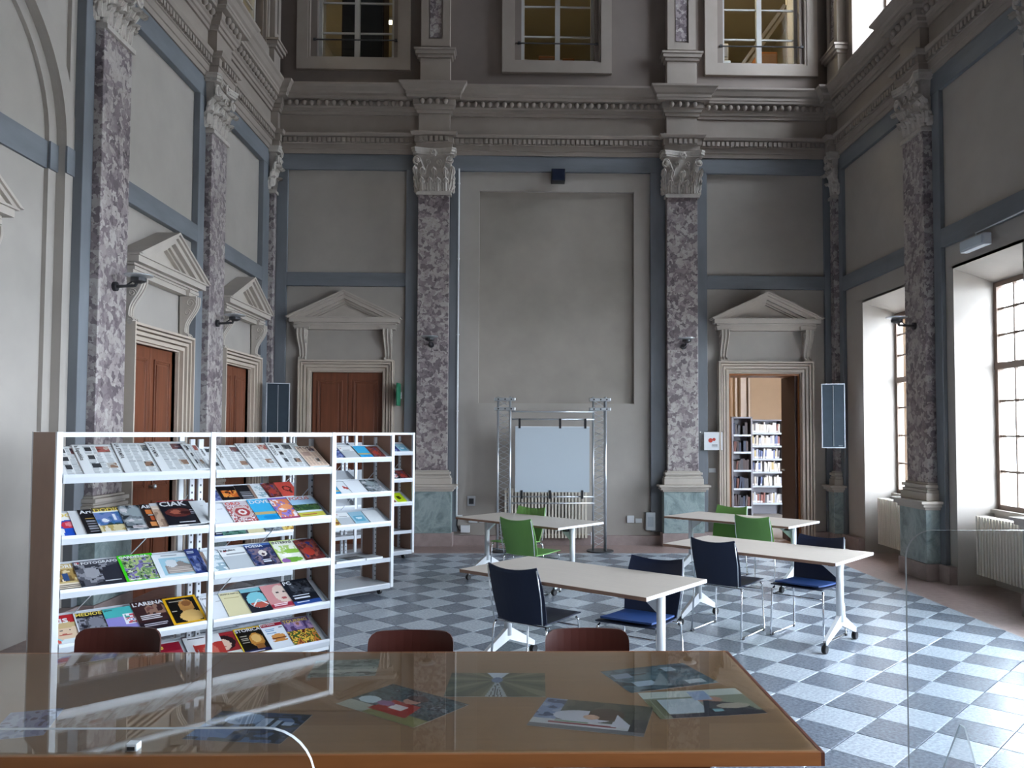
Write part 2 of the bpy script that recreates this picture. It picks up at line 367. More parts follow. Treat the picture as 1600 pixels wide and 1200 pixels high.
def capital_mesh(wd):
    mb = MB(lambda u,z,n: (u*S, -n*S, z*S)); h = wd/2
    mb.box(-h-.025,h+.025,-.02,.02,0,.125); mb.box(-h-.01,h+.01,.02,.035,0,.11)
    mb.add([(-h+.01,.03,0),(h-.01,.03,0),(h-.01,.03,.09),(-h+.01,.03,.09),(-h-.03,.54,0),(h+.03,.54,0),(h+.03,.54,.12),(-h-.03,.54,.12)],
        [(0,1,2,3),(4,7,6,5),(0,4,5,1),(1,5,6,2),(2,6,7,3),(3,7,4,0)])
    for k in range(4): leaf(mb, -h+.05+k*(wd-.10)/3, .04, .20, .14, .09, .06)
    for k in range(3): leaf(mb, (k-1)*(wd*.36), .10, .29, .15, .085, .085)
    for s_ in (-1,1):
        leaf(mb, s_*(h-.0), .08, .33, .13, .07, .10, lean=s_*.05)
        leaf(mb, s_*(h+.02), .04, .2, .10, .03, .05, lean=s_*.03)
        spiral(mb, (s_*(h+.01),.455), .062, 1.6, .017, .15, s_)
        spiral(mb, (s_*.075,.44), .045, 1.4, .012, .13, -s_)
        mb.tube([(s_*.12,.30,.11),(s_*.15,.38,.125),(s_*(h-.03),.46,.15)], .016, 6)
        mb.tube([(s_*.12,.30,.11),(s_*.10,.38,.12),(s_*.06,.46,.13)], .012, 6)
        mb.lathe([(.0,-.0),(.03,.0),(.034,.012),(.02,.03),(.0,.034)], (s_*(h+.01),.455,.15), 8)
    a = h+.085                       # concave abacus
    pl = [(-a,0)]+[(-a,.17)]+[(-a+.05,.20)]+[(x, .20-.055*math.cos(x/(a-.05)*math.pi/2)) for x in np.linspace(-a+.09,a-.09,9)]+[(a-.05,.20),(a,.17),(a,0)]
    for z0, z1, k in ((.54,.565,.94),(.565,.60,1.0),(.60,.625,1.03)):
        n = len(pl); mb.add([(x*k,z0,y*k) for x,y in pl]+[(x*k,z1,y*k) for x,y in pl], [tuple(range(n)),tuple(range(2*n-1,n-1,-1))]+[(i,(i+1)%n,n+(i+1)%n,n+i) for i in range(n)])
    for j in range(6):
        t = j/6*2*math.pi; mb.lathe([(.002,0),(.022,.004),(.022,.016),(.002,.024)], (.032*math.cos(t),.55+.032*math.sin(t),.165), 6)
    spiral(mb,(0,.555),.05,1.5,.012,.175)
    return mb.mesh('capital','cap')
CAP = capital_mesh(.43)
def pilaster(wall, T, u0, u1, rot, n1=.10, cap=True, mesh=CAP):
    sh = part(MB(T).box(u0,u1,1.03,4.86,-.02,n1), 'pilaster','marble', wall, bevel=.008)
    sh['label'] = 'mottled purple and white marble pilaster shaft'
    uc = (u0+u1)/2; p = T(uc,4.86,n1-.10)
    link('capital', mesh, sh, Matrix.Translation(p)@Matrix.Rotation(rot,4,'Z'))
    e = (lambda d: (u0-d,u1+d))
    b = MB(T); 
    for d,z0,z1,n in ((.02,1.01,1.03,.015),(.045,.975,1.01,.045),(.03,.955,.975,.02),(.05,.925,.955,.035),(.06,.84,.925,.05)): b.box(*e(d),z0,z1,-.02,n1+n)
    part(b,'pilaster_base','cream',sh,bevel=.008)
    b = MB(T)
    for d,z0,z1,n in ((.14,.81,.84,.16),(.115,.775,.81,.13),(.085,.745,.775,.10)): b.box(*e(d),z0,z1,-.02,n1+n-.02)
    part(b,'pedestal_cap','cream',sh,bevel=.006)
    part(MB(T).box(*e(.065),.18,.745,-.02,n1+.06),'pedestal','green',sh,bevel=.006)
    part(MB(T).box(*e(.085),0,.18,-.02,n1+.075),'plinth','pinkstone',sh,bevel=.006)
    return sh
for a,b in ((-1.42,-.99),(2.045,2.475)): pilaster(wb, TB, a, b, 0)
for a,b in ((3.17,3.62),(6.44,6.90),(8.71,9.15)): pilaster(wl, TL, a, b, math.radians(90), .07, mesh=CAP)
for a,b in ((8.40,8.85),(6.2,6.65),(3.3,3.75)): pilaster(wr, TR, a, b, math.radians(-90), .09)
CAPN = capital_mesh(.10)
pilaster(wl, TL, 10.93, 11.03, math.radians(90), .07, mesh=CAPN)
pilaster(wr, TR, 10.90, 11.03, math.radians(-90), .07, mesh=CAPN)

# ---- entablature swept round the three walls
def path(jog=.10):
    L = [(-3.47,-3.0)]
    for a,b in ((3.17,3.62),(6.44,6.90),(8.71,9.15)): L += [(-3.47,a),(-3.47+jog,a),(-3.47+jog,b),(-3.47,b)]
    L += [(-3.47,10.93),(-3.47+jog,10.93),(-3.47+jog,YW)]
    B = []
    for a,b in ((-1.42,-.99),(2.045,2.475)): B += [(a,YW),(a,YW-jog),(b,YW-jog),(b,YW)]
    R_ = [(4.45-jog,YW),(4.45-jog,10.90),(4.45,10.90)]
    for b,a in ((8.85,8.40),(6.65,6.2),(3.75,3.3)): R_ += [(4.45,b),(4.45-jog,b),(4.45-jog,a),(4.45,a)]
    return L+B+R_+[(4.45,-3.0)]
def sweep(name, pts, prof, mat, label):
    n = len(pts); dirs = [((pts[i+1][0]-pts[i][0]),(pts[i+1][1]-pts[i][1])) for i in range(n-1)]
    dirs = [(a/math.hypot(a,b), b/math.hypot(a,b)) for a,b in dirs]
    nr = [(b,-a) for a,b in dirs]           # interior lies to the right of travel
    vs = []; k = len(prof)
    for i,(x,y) in enumerate(pts):
        a = nr[max(i-1,0)]; b = nr[min(i,n-2)]; m = (a[0]+b[0],a[1]+b[1]); q = m[0]*a[0]+m[1]*a[1]; m = (m[0]/q,m[1]/q)
        for d,z in prof: vs.append(((x+m[0]*d)*S,(y+m[1]*d)*S,z*S))
    fs = [(i*k+j,i*k+j+1,(i+1)*k+j+1,(i+1)*k+j) for i in range(n-1) for j in range(k-1)]+[(i*k+k-1,i*k,(i+1)*k,(i+1)*k+k-1) for i in range(n-1)]+[tuple(range(k)),tuple(range((n-1)*k,n*k))[::-1]]
    mb = MB(); mb.add(vs,fs); o = mb.obj(name, mat); stucture(o, label); return o
PT = path()
t1 = sweep('trim_1', PT, [(-.06,5.99),(.025,5.99),(.03,6.03),(.05,6.035),(.055,6.075),(.075,6.09),(.08,6.165),(.15,6.17),(.155,6.20),(.165,6.205),(.165,6.24),(.19,6.26),(.22,6.31),(.245,6.33),(.25,6.355),(-.06,6.375)], 'cornice', 'projecting moulded upper cornice running round the hall')
t2 = sweep('trim_2', PT, [(-.06,5.44),(.015,5.44),(.02,5.495),(.032,5.50),(.037,5.57),(.05,5.575),(.055,5.66),(.09,5.665),(.105,5.70),(.105,5.715),(-.06,5.73)], 'cornice', 'lower moulded band with small beads under the plain frieze')
t3 = sweep('trim_3', PT, [(-.06,5.725),(.0,5.725),(.0,5.995),(-.06,5.995)], 'cornice', 'plain warm frieze between the two cornices')
egg = MB().lathe([(.004,-.042*S),(.026*S,-.028*S),(.038*S,0),(.030*S,.028*S),(.004,.042*S)], (0,0,0), 8).mesh('egg','cornice',True)
bead = []
def along(pts, off, step, z, xs):
    n = len(pts)
    for i in range(n-1):
        (x0,y0),(x1,y1) = pts[i],pts[i+1]; L = math.hypot(x1-x0,y1-y0); dx,dy = (x1-x0)/L,(y1-y0)/L
        k = int(L/step)
        if L < .2: continue
        for j in range(k):
            t = (j+.5)*L/k; xs.append((x0+dx*t+dy*off, y0+dy*t-dx*off, z, math.atan2(dy,dx)))
xs = []; along(PT, .098, .100, 6.128, xs)
xs = [q for q in xs if q[1] > 4.9]
for q in xs: link('egg', egg, t1, Matrix.Translation((q[0]*S,q[1]*S,q[2]*S)))
xs = []; along(PT, .062, .066, 5.618, xs); xs = [q for q in xs if q[1] > 4.9]
mb = MB()
for x,y,z,a in xs:
    c,s_ = math.cos(a)*.021,math.sin(a)*.021
    for dz in (-.03,):
        vs = []
        for zz in (-.032,.03):
            for (p,q) in ((-1,-1),(1,-1),(1,1),(-1,1)): vs.append(((x+c*p-s_*q)*S,(y+s_*p+c*q)*S,(z+zz)*S))
        mb.add(vs,[(0,3,2,1),(4,5,6,7),(0,1,5,4),(1,2,6,5),(2,3,7,6),(3,0,4,7)])
o = mb.obj('bead_row','cornice',t2); tag(o, kind='stuff')
# attic pilasters over the main ones
def attic(wall, T, a, b, n=.10):
    m = part(MB(T).box(a,b,6.36,6.78,-.03,n),'attic_pedestal','cornice',wall,bevel=.006)
    q = MB(T); q.box(a-.03,b+.03,6.78,6.82,-.03,n+.03); q.box(a-.06,b+.06,6.82,6.87,-.03,n+.06); q.box(a-.08,b+.08,6.87,6.90,-.03,n+.08); part(q,'attic_cap','cornice',m,bevel=.005)
    q = MB(T); q.box(a+.01,b-.01,6.90,9.8,-.03,n-.03); ring(q,a+.01,b-.01,6.95,9.7,[(0,.10,n-.03,n)],True); part(q,'attic_shaft','cornice',m)
    part(MB(T).box(a+.13,b-.13,7.08,9.5,-.03,n-.015),'marble_inlay','marble',m)
for a,b in ((-1.41,-.99),(2.05,2.47)): attic(wb,TB,a,b)
for a,b in ((6.45,6.89),(8.72,9.14),(10.72,11.0)): attic(wl,TL,a,b)
for a,b in ((8.41,8.84),(10.62,11.0),(6.22,6.64)): attic(wr,TR,a,b)

# ---- floor : pink terrazzo border and the diagonal checkerboard field
fl = MB().box(-4.8,6,-3.6,13.0,-.2,-.012).obj('floor','grout'); stucture(fl,'stone floor of grey and pale checker tiles with a pink border')
X0,X1,Y0,Y1 = -2.90*S, 3.845*S, 0*S, 10.27*S
mb = MB(); mb.box(-4.8,X0,-3.6,13.0,-.012,0); mb.box(X1,6,-3.6,13.0,-.012,0); mb.box(X0,X1,Y1,13.0,-.012,0); mb.box(X0,X1,-3.6,Y0,-.012,0)
part(mb,'pink_border','pinkfloor',fl)
hd = .2108*S; g = .0035
def diamond(cx,cy,h): return [(cx-h,cy),(cx,cy-h),(cx+h,cy),(cx,cy+h)]
def clip(poly):
    for ax,lim,sg in ((0,X0,1),(0,X1,-1),(1,Y0,1),(1,Y1,-1)):
        out = []
        for i in range(len(poly)):
            p,q = poly[i],poly[(i+1)%len(poly)]; a = (p[ax]-lim)*sg; b = (q[ax]-lim)*sg
            if a >= 0: out.append(p)
            if (a >= 0) != (b >= 0): t = a/(a-b); out.append((p[0]+(q[0]-p[0])*t, p[1]+(q[1]-p[1])*t))
        poly = out
        if len(poly) < 3: return []
    return poly
def tile_mesh(mat):
    mb = MB(); h = hd-g; b = .004; d0 = diamond(0,0,h); d1 = diamond(0,0,h-b)
    mb.add([(x,y,-.012) for x,y in d0]+[(x,y,-.0015) for x,y in d0]+[(x,y,0) for x,y in d1],
        [(i,(i+1)%4,4+(i+1)%4,4+i) for i in range(4)]+[(4+i,4+(i+1)%4,8+(i+1)%4,8+i) for i in range(4)]+[(8,9,10,11)])
    return mb.mesh('tile',mat)
TM = {0:tile_mesh('tileL'), 1:tile_mesh('tileD')}
allt = []; cx0,cy0 = 1.752*S,5.62*S
for i in range(-30,30):
    for j in range(-40,40):
        if (i+j)%2: continue
        cx,cy = cx0+i*hd, cy0+j*hd; pl = clip(diamond(cx,cy,hd-g))
        if pl: allt.append((cx,cy,i%2,pl,len(pl)==4 and X0 < cx-hd and cx+hd < X1 and Y0 < cy-hd and cy+hd < Y1))
def seen(cx,cy):                 # tiles in front of the desk, in view
    return cy > 3.9 and abs(cx-.05) < .67*cy and not (cx < -.2 and cy < 5.6) and (cx > .2+.25*cy or cy > 5.1)
cand = sorted([t for t in allt if t[4] and seen(t[0],t[1])], key=lambda t: math.hypot(t[0],t[1]))[:292]
ids = {(t[0],t[1]) for t in cand}
for t in cand:
    o = link('tile', TM[t[2]], fl, Matrix.Translation((t[0],t[1],random.uniform(-.0006,.0006)))@Matrix.Rotation(random.choice((0,1,2,3))*math.pi/2,4,'Z'))
mb = MB()
for t in allt:
    if (t[0],t[1]) in ids: continue
    mb.cur = t[2]; mb.prism(t[3], -.012, 0)
tag(mb.obj('more_tiles',['tileL','tileD'],fl), kind='stuff')
# courtyard outside
stucture(MB().box(6.2,60,-40,60,-1.2,-1.0).obj('ground','outside'),'courtyard ground outside the windows')
# ================================================================ doors, pediments, windows
def door_trim(T, u0, u1, zt, parent, n=-.16):
    mb = MB(T); w_ = .165
    ring(mb, u0-w_, u1+w_, 0, zt+w_, [(0,.022,n,.065),(.022,.034,n,.005),(.034,.056,n,.045),(.056,.070,n,-.02),(.070,.100,n,.026),(.100,.115,n,-.035),(.115,.148,n,.005),(.148,.165,n,-.035)])
    return mb.obj('door_surround','doortrim',parent)
def leaf_door(T, u0, u1, zt, name, label, n=-.10):
    d = MB(T).box(u0-.01,u1+.01,0,zt+.01,n-.05,n-.02).obj(name,'doordark'); stucture(d,label); um = (u0+u1)/2
    for a,b in ((u0,um-.004),(um+.004,u1)):
        mb = MB(T); mb.box(a,b,0,zt,n-.02,n)
        for z0,z1 in ((.12,.88),(1.0,zt-.11)):
            ring(mb, a+.07,b-.07,z0,z1,[(0,.018,n,n+.014),(.018,.035,n,n+.007)],True); mb.box(a+.12,b-.12,z0+.05,z1-.05,n,n+.012)
        l = mb.obj('door_leaf','door',d,bevel=.003)
        if a > um-.1: MB(T).lathe([(.0,0),(.012,0),(.012,.03),(.026,.045),(.02,.065),(0,.07)],(um+.04,1.02,n),12).obj('door_knob','alu',l,smooth=True)
    door_trim(T,u0,u1,zt,d); return d
leaf_door(TB,*dL[:2],2.38,'door_1','closed brown double door in the end wall, left of the centre panel')
leaf_door(TL,*dA[:2],2.36,'door_2','closed reddish-brown door in the left wall, nearer of the two')
leaf_door(TL,*dB[:2],2.36,'door_3','closed dark brown door in the left wall, farther of the two')
d4 = MB(TB).box(3.885,3.925,0,2.365,-.66,-.09).obj('door_4','doordark'); stucture(d4,'open doorway in the end wall with its dark leaf folded back into the reveal')
door_trim(TB,2.94,3.945,2.39,d4)
mb = MB(TB); mb.box(2.94,2.965,0,2.39,-.52,-.065); mb.box(3.925,3.945,0,2.39,-.52,-.065); mb.box(2.965,3.925,2.365,2.39,-.52,-.065)
mb.obj('door_lining','woodedge',d4)
MB(TB).tube([(3.885,1.02,-.55),(3.85,1.02,-.55),(3.85,1.02,-.45)],.010,8).obj('door_handle','alu',d4)

def console(T, uc, zt, h=.45):
    pr = [(zt,0)]; N = 18
    for i in range(N+1):
        t = i/N; z = zt-h*t; n = .115*(1-t)**.9+.035+.028*math.sin(t*math.pi*2.1+.3)
        if t > .84: n = .045+.035*math.sin((t-.84)/.16*math.pi)
        pr.append((z,n))
    pr.append((zt-h,0)); P_ = [(z,n-.055) for z,n in pr]
    mb = MB(T); w_ = .058
    def wd(z): return w_*(1-.28*(zt-z)/h)
    k = len(P_); vs = [(uc-wd(z),z,n) for z,n in P_]+[(uc+wd(z),z,n) for z,n in P_]
    mb.add(vs,[tuple(range(k)),tuple(range(2*k-1,k-1,-1))]+[(i,(i+1)%k,k+(i+1)%k,k+i) for i in range(k)])
    for s_ in (-.85,-.0,.85):
        mb.tube([(uc+s_*wd(z),z,n+.004) for z,n in P_[1:-1]], .011, 6)
    for s_ in (-1,1):
        for (zc,nc,r) in ((zt-.07,.06,.05),(zt-.17,.03,.035),(zt-h+.035,.01,.03)):
            pts = []
            for i in range(16):
                t = i/15; a = t*3*math.pi; q = r*(1-.8*t); pts.append((uc+s_*(wd(zc)+.003),zc+q*math.sin(a),nc+q*math.cos(a)))
            mb.tube(pts,.007,5)
    mb.tube([(uc-wd(zt-h)-.01,zt-h+.022,.012),(uc+wd(zt-h)+.01,zt-h+.022,.012)],.026,10)
    return mb
def pediment(wall, T, uc, zb=2.99, hw=.79, za=3.50, lbl=None):
    mb = MB(T); f = -.06
    mb.prism([(uc-hw+.1,zb+.13),(uc+hw-.1,zb+.13),(uc,za-.05)], f, .0)
    for d,z0,z1,n in ((.155,zb-.02,zb+.03,.03),(.13,zb+.03,zb+.05,.045),(.09,zb+.05,zb+.07,.07),(.045,zb+.07,zb+.125,.13),(.02,zb+.125,zb+.14,.15)): mb.box(uc-hw+d,uc+hw-d,z0,z1,f,n)
    for s_ in (-1,1):
        for (d,z0,z1,n) in ((.10,zb+.01,zb+.04,.075),(.12,zb-.02,zb+.01,.06)): mb.box(uc+s_*(hw-.20)-.14+d*.3,uc+s_*(hw-.20)+.14-d*.3,z0,z1,f,n)
    o = part(mb,'pediment','cream',wall)
    if lbl: o['label'] = lbl
    sl = math.atan2(za-(zb+.14),hw); q = MB(T)
    for d0,d1,n in ((0,.022,.17),(.022,.052,.15),(.052,.10,.12),(.10,.135,.07),(.135,.155,.04)):
        c_ = math.cos(sl); v0,v1 = d0/c_, d1/c_; zb_ = zb+.14
        for s_ in (-1,1):
            x = lambda v: max(0,(za-v-zb_)/math.tan(sl))
            q.prism([(uc+s_*x(v0),zb_),(uc,za-v0),(uc,za-v1),(uc+s_*x(v1),zb_)], f, n)
    part(q,'raking_cornice','cream',o)
    for s_ in (-1,1): part(console(T,uc+s_*(hw-.20),zb-.02),'console_bracket','cream',o,smooth=False)
pediment(wb,TB,-2.42,lbl='triangular pediment on two brackets over the closed end-wall door'); pediment(wb,TB,3.445,zb=3.01,za=3.52,lbl='triangular pediment on two brackets over the open doorway')
pediment(wl,TL,7.72,zb=2.97,za=3.48); pediment(wl,TL,9.92,zb=2.97,za=3.48)
pediment(wl,lambda u,z,n: TL(u,z,n-.20),4.98,zb=2.97,za=3.50,hw=.65)

# ---- windows
def casement(T, u0, u1, z0, z1, n, name, label, cols, zrows, mat, bar=.022, fr=.05, mull=True, transom=None):
    o = ring(MB(T),u0,u1,z0,z1,[(0,fr,n-.03,n+.03)],True); 
    if transom: o.box(u0,u1,transom-.035,transom+.035,n-.035,n+.035)
    um = (u0+u1)/2
    if mull: o.box(um-.035,um+.035,z0,z1,n-.035,n+.035)
    o = o.obj(name,mat); stucture(o,label)
    ue = [u0+fr+(u1-u0-2*fr)*i/cols for i in range(cols+1)]
    for u in ue[1:-1]:
        if mull and abs(u-um) < .02: continue
        part(MB(T).box(u-bar/2,u+bar/2,z0+fr,z1-fr,n-.015,n+.015),'glazing_bar',mat,o)
    ze = [z0+fr]+list(zrows)+[z1-fr]
    for z in zrows: part(MB(T).box(u0+fr,u1-fr,z-bar/2,z+bar/2,n-.014,n+.014),'glazing_bar',mat,o)
    for a,b in zip(ue,ue[1:]):
        for c,d in zip(ze,ze[1:]): part(MB(T).box(a+.005,b-.005,c+.005,d-.005,n-.004,n+.004),'pane','glass',o)
    return o
k = 1
for i,(a,b,_,zt) in enumerate(low):
    lab = ['tall window in the right wall, farthest from the viewer','tall window in the right wall with a radiator under it, nearer of the two in view','unseen right wall window beside the viewer, widened to light the hall','unseen right wall window behind the desk end, enlarged for more daylight','unseen right wall window at the rear end, enlarged for more daylight'][i]
    o = casement(TR,a,b,.78 if i < 2 else .70,3.12 if i < 2 else 3.3,-NW,'window_%d'%k,lab,4,[1.17,1.53,1.89,2.57,2.84] if i < 2 else [1.1,1.5,1.9,2.8],'winframe',transom=2.25); k += 1
    zs_ = .76 if i < 2 else .68; mb = MB(TR); mb.box(a-.02,b+.02,0,zs_,-NW-.08,-NW+.06); mb.box(a,b,zs_-.02,zs_+.02,-NW-.08,-NW+.10); part(mb,'window_sill','plaster',o)
    if i > 1: continue
    mb = MB(TR); mb.add([(a-.02,3.27,-.05),(b+.02,3.27,-.05),(b+.02,3.11,-NW-.03),(a-.02,3.11,-NW-.03),(a-.02,3.30,-.05),(b+.02,3.30,-.05),(b+.02,3.30,-NW-.03),(a-.02,3.30,-NW-.03)],
        [(0,1,2,3),(4,7,6,5),(0,4,5,1),(1,5,6,2),(2,6,7,3),(3,7,4,0)]); part(mb,'sloping_soffit','plaster',o)
for i,(a,b,c,d) in enumerate(hi):
    casement(TR,a,b,c,d,-NW,'window_%d'%k,'upper window high in the right wall, %s'%['farthest','second from the end wall','third from the end wall','fourth from the end wall','at the rear'][i],2,[c+.6,c+1.2,c+1.75],'winframe'); k += 1
for i,(a,b,c,d) in enumerate(winB):
    o = casement(TB,a,b,c,d,-.16,'window_%d'%k,'upper lit window in the end wall, %s'%['above the closed door','in the middle over the display stand','above the open doorway'][i],2,[c+.41,c+.85,c+1.3],'wingrey',fr=.045); k += 1
    mb = ring(MB(TB),a-.27,b+.24,c-.19,d+.25,[(0,.15,-.03,.03),(.15,.18,-.03,.015)],True); part(mb,'window_surround','cornice' ,o)
    mb = MB(TB); mb.tube([(a-.03,c+.25,-.02),(b+.03,c+.25,-.02)],.010,6); 
    for u in (a-.03,b+.03): mb.box(u-.02,u+.02,c+.235,c+.265,-.03,-.0)
    part(mb,'iron_rod','darkmetal',o)
for i,(a,b,c,d) in enumerate(winL):
    o = casement(TL,a,b,c,d,-.16,'window_%d'%k,'upper window in the left wall, %s'%['nearest the corner','second from the corner'][i],2,[c+.41,c+.85,c+1.3],'wingrey',fr=.045); k += 1
    mb = ring(MB(TL),a-.2,b+.2,c-.19,d+.25,[(0,.15,-.03,.03),(.15,.18,-.03,.015)],True); part(mb,'window_surround','cornice',o)
# eave seen through the nearer window
stucture(MB(TR).box(5.5,8.2,3.6,3.75,-3.2,-1.9).obj('trim_4','roof'),'dark eave of the building across the courtyard')

# ---- lit rooms behind the upper windows
def room(T, u0,u1,z0,z1,n0,n1, name, label, mat='warm'):
    mb = MB(T); t = .06
    mb.box(u0,u1,z0-t,z0,n0,n1); mb.box(u0,u1,z1,z1+t,n0,n1); mb.box(u0-t,u0,z0-t,z1+t,n0,n1); mb.box(u1,u1+t,z0-t,z1+t,n0,n1); mb.box(u0-t,u1+t,z0-t,z1+t,n0-t,n0)
    o = mb.obj(name,mat); stucture(o,label); return o
room(TB,-3.6,-.9,6.55,8.75,-4,-.53,'wall_gallery_west','lit upper gallery room behind the left end-wall window')
room(TB,-.7,1.7,6.55,8.75,-4,-.53,'wall_gallery_middle','lit upper gallery room behind the middle end-wall window')
room(TB,2.2,4.7,6.55,8.75,-4,-.53,'wall_gallery_east','lit upper gallery room behind the right end-wall window')
room(TL,7.0,10.9,6.55,8.75,-3,-.53,'wall_gallery_side','lit upper gallery room behind the left wall windows')
def lamp(T,u,z,n,lbl,e=55,grp=None):
    t = thing('ceiling_light',lbl,'ceiling light',T(u,z,n)); 
    MB().box(-.5,.5,-.08,.08,-.05,0).obj('housing','white',t); MB().box(-.48,.48,-.065,.065,-.06,-.05).obj('diffuser','lamp',t)
    l = bpy.data.lights.new('glow','AREA'); l.shape='RECTANGLE'; l.size=.95; l.size_y=.12; l.energy=e; l.color=(1,.86,.58)
    o = bpy.data.objects.new('glow',l); C.objects.link(o); o.parent = t; o.location = (0,0,-.08)
lamp(TB,-2.6,8.74,-2.6,'strip light on the gallery ceiling behind the left upper window',4)
lamp(TB,.6,8.74,-1.0,'strip light on the gallery ceiling behind the middle upper window',4.5)
lamp(TB,3.0,8.74,-.95,'strip light on the gallery ceiling behind the right upper window',17)
lamp(TL,9.9,8.74,-1.4,'strip light in the gallery behind the left wall upper window',12)
def boxthing(T,a,name,mat,lbl,cat,grp=None,extra=None):
    t = thing(name,lbl,cat,T(a[0],a[2],a[4]),0,grp); o = T(a[0],a[2],a[4])
    q = MB(lambda u,z,n: tuple(p-r for p,r in zip(T(u,z,n),o))); q.box(*a); q.obj('body',mat,t,bevel=.01)
    q = MB(lambda u,z,n: tuple(p-r for p,r in zip(T(u,z,n),o))); q.box(a[0]+.02,a[1]-.02,a[2]+.04,a[3]-.04,a[5],a[5]+.015); q.obj('front_panel',extra or mat,t)
    return t
boxthing(TB,(2.98,3.20,6.56,7.24,-1.1,-.8),'storage_box','white','white box on the sill inside the right upper window','box')
boxthing(TB,(3.02,3.26,7.42,7.68,-1.4,-1.15),'wall_cabinet','plaster','pale cabinet seen through the right upper window, left pane','cabinet',extra='shelfgrey')
boxthing(TB,(3.75,4.05,6.56,7.58,-1.6,-1.2),'cardboard_box','woodedge','brown box behind the right upper window, right pane','box',extra='rackside')
boxthing(TB,(.26,.50,6.56,7.20,-.9,-.66),'cardboard_box','woodedge','orange-brown box behind the middle upper window, left pane','box',extra='rackside')
boxthing(TB,(.62,.80,6.56,7.17,-.9,-.66),'cardboard_box','woodedge','orange-brown box behind the middle upper window, right pane','box',extra='rackside')
boxthing(TB,(-2.68,-2.05,6.56,8.6,-1.1,-.65),'tall_cupboard','doordark','dark cupboard filling the left upper window','cupboard',extra='black')
t = thing('stair_rail','pale timber stair rail slanting across the right upper window','stair rail',TB(3.2,6.6,-.9))
for i,dx in enumerate((0,.09)):
    o0 = TB(3.2,6.6,-.9); q = MB(lambda u,z,n: tuple(p-r for p,r in zip(TB(u,z,n),o0)))
    q.prism([(2.95+dx,6.62),(2.99+dx,6.60),(4.10+dx,8.17),(4.05+dx,8.19)],-.95,-.9); q.obj('rail','birch',t)
q = MB(lambda u,z,n: tuple(p-r for p,r in zip(TB(u,z,n),o0))); q.box(4.10,4.16,6.6,8.7,-.95,-.89); q.obj('post','birch',t)

# ---- library room through the open doorway
room(TB,.9,6.0,0,4.4,-5.6,-.53,'wall_library','warm tan room beyond the open doorway','lib')
fr = MB(TB); fr.box(.9,6.0,-.012,.003,-5.6,-.5); stucture(fr.obj('trim_5','warmfloor'),'grey floor of the room beyond the doorway')
mb = MB(TB); mb.box(4.62,4.74,0,4.3,-5.6,-5.45); mb.box(4.80,4.83,0,4.3,-5.6,-5.5); mb.box(4.52,4.56,0,4.3,-5.6,-5.5)
stucture(mb.obj('trim_6','doortrim'),'pale vertical mouldings on the far library wall')
l = bpy.data.lights.new('library_glow','AREA'); l.size = 1.2; l.energy = 25; l.color = (1,.86,.68)
t = thing('ceiling_light','ceiling light of the room beyond the doorway','ceiling light',TB(3.0,4.36,-2.6)); MB().lathe([(.0,-.06),(.28,-.05),(.32,0)],(0,0,0),20).obj('diffuser','lamp',t)
lo = bpy.data.objects.new('library_glow',l); C.objects.link(lo); lo.parent = t; lo.location = (0,0,-.1)
def bookcase(x0, x1, yb, dep, zs, top, lbl, axis=0):
    t = thing('bookcase',lbl,'bookcase',((x0+x1)/2,yb,0)); w_ = (x1-x0)/2
    for s_ in (-1,1): MB().box(s_*w_-.015,s_*w_+.015,-dep,0,0,top).obj('side_panel','shelfgrey',t)
    MB().box(-w_,w_,-.01,0,0,top).obj('back_panel','shelfgrey',t); MB().box(-w_,w_,-dep,0,top-.03,top).obj('top_panel','shelfgrey',t)
    for z in zs:
        o = MB().box(-w_+.015,w_-.015,-dep,0,z-.02,z).obj('shelf','shelfgrey',t); MB().box(-w_+.015,w_-.015,-dep-.012,-dep,z-.03,z+.008).obj('shelf_edge','board',o)
    return t
BC = {}
def col(c):
    k = tuple(round(x,2) for x in c)
    if k not in BC: BC[k] = flat('book_cover_%d'%len(BC), c, .5)
    return BC[k]
bookm = MB().box(0,1,0,1,0,1).mesh('book','paper')

def fill(x0, x1, y0, z, hmax, dark, grp, lbl, n=22):
    x = x0
    while x < x1-.02:
        w_ = random.uniform(.022,.05) if not dark else random.uniform(.03,.06); h = hmax*random.uniform(.72,1.0); d = random.uniform(.15,.2)
        if x+w_ > x1: break
        if random.random() < .06: x += w_; continue
        c = random.choice([(.62,.62,.60),(.70,.69,.66),(.55,.50,.42),(.40,.42,.48),(.66,.64,.55),(.12,.16,.32),(.28,.10,.08),(.50,.40,.18),(.15,.14,.15),(.60,.60,.62),(.66,.66,.66),(.58,.56,.50)]) if not dark else random.choice([(.03,.03,.04),(.06,.05,.05),(.02,.03,.06),(.05,.03,.03),(.04,.04,.05),(.03,.02,.02),(.10,.03,.02)])
        cn = 'dark' if max(c) < .2 and c[2] <= c[0]*1.4 else 'navy' if c[2] > c[0]*1.5 else 'red' if c[0] > c[1]*2 else 'ochre' if c[0] > c[2]*2 else 'cream' if c[0] > c[2]*1.15 else 'grey' if c[0] < .5 else 'white'
        wn = '%s %s'%('tall' if h > hmax*.9 else 'short' if h < hmax*.8 else 'middle-sized', cn)
        t = thing('book','%s %s'%(wn, lbl.replace('dark book','book')),'book',(x,y0+.008,z),0,grp); t.rotation_euler = (0,random.choice((0,0,0,.09,-.0)),0)
        o = link('cover',bookm,t,Matrix.Diagonal((w_-.003,d,h,1))); o.data = bookm
        o.material_slots[0].link = 'OBJECT'; o.material_slots[0].material = col(c)
        if not dark and random.random() < .8:
            p = link('spine_label',bookm,t,Matrix.Translation((.002,-.002,.015))@Matrix.Diagonal((w_-.007,.002,.035,1)))
        x += w_+(.012 if t.rotation_euler[1] else 0)
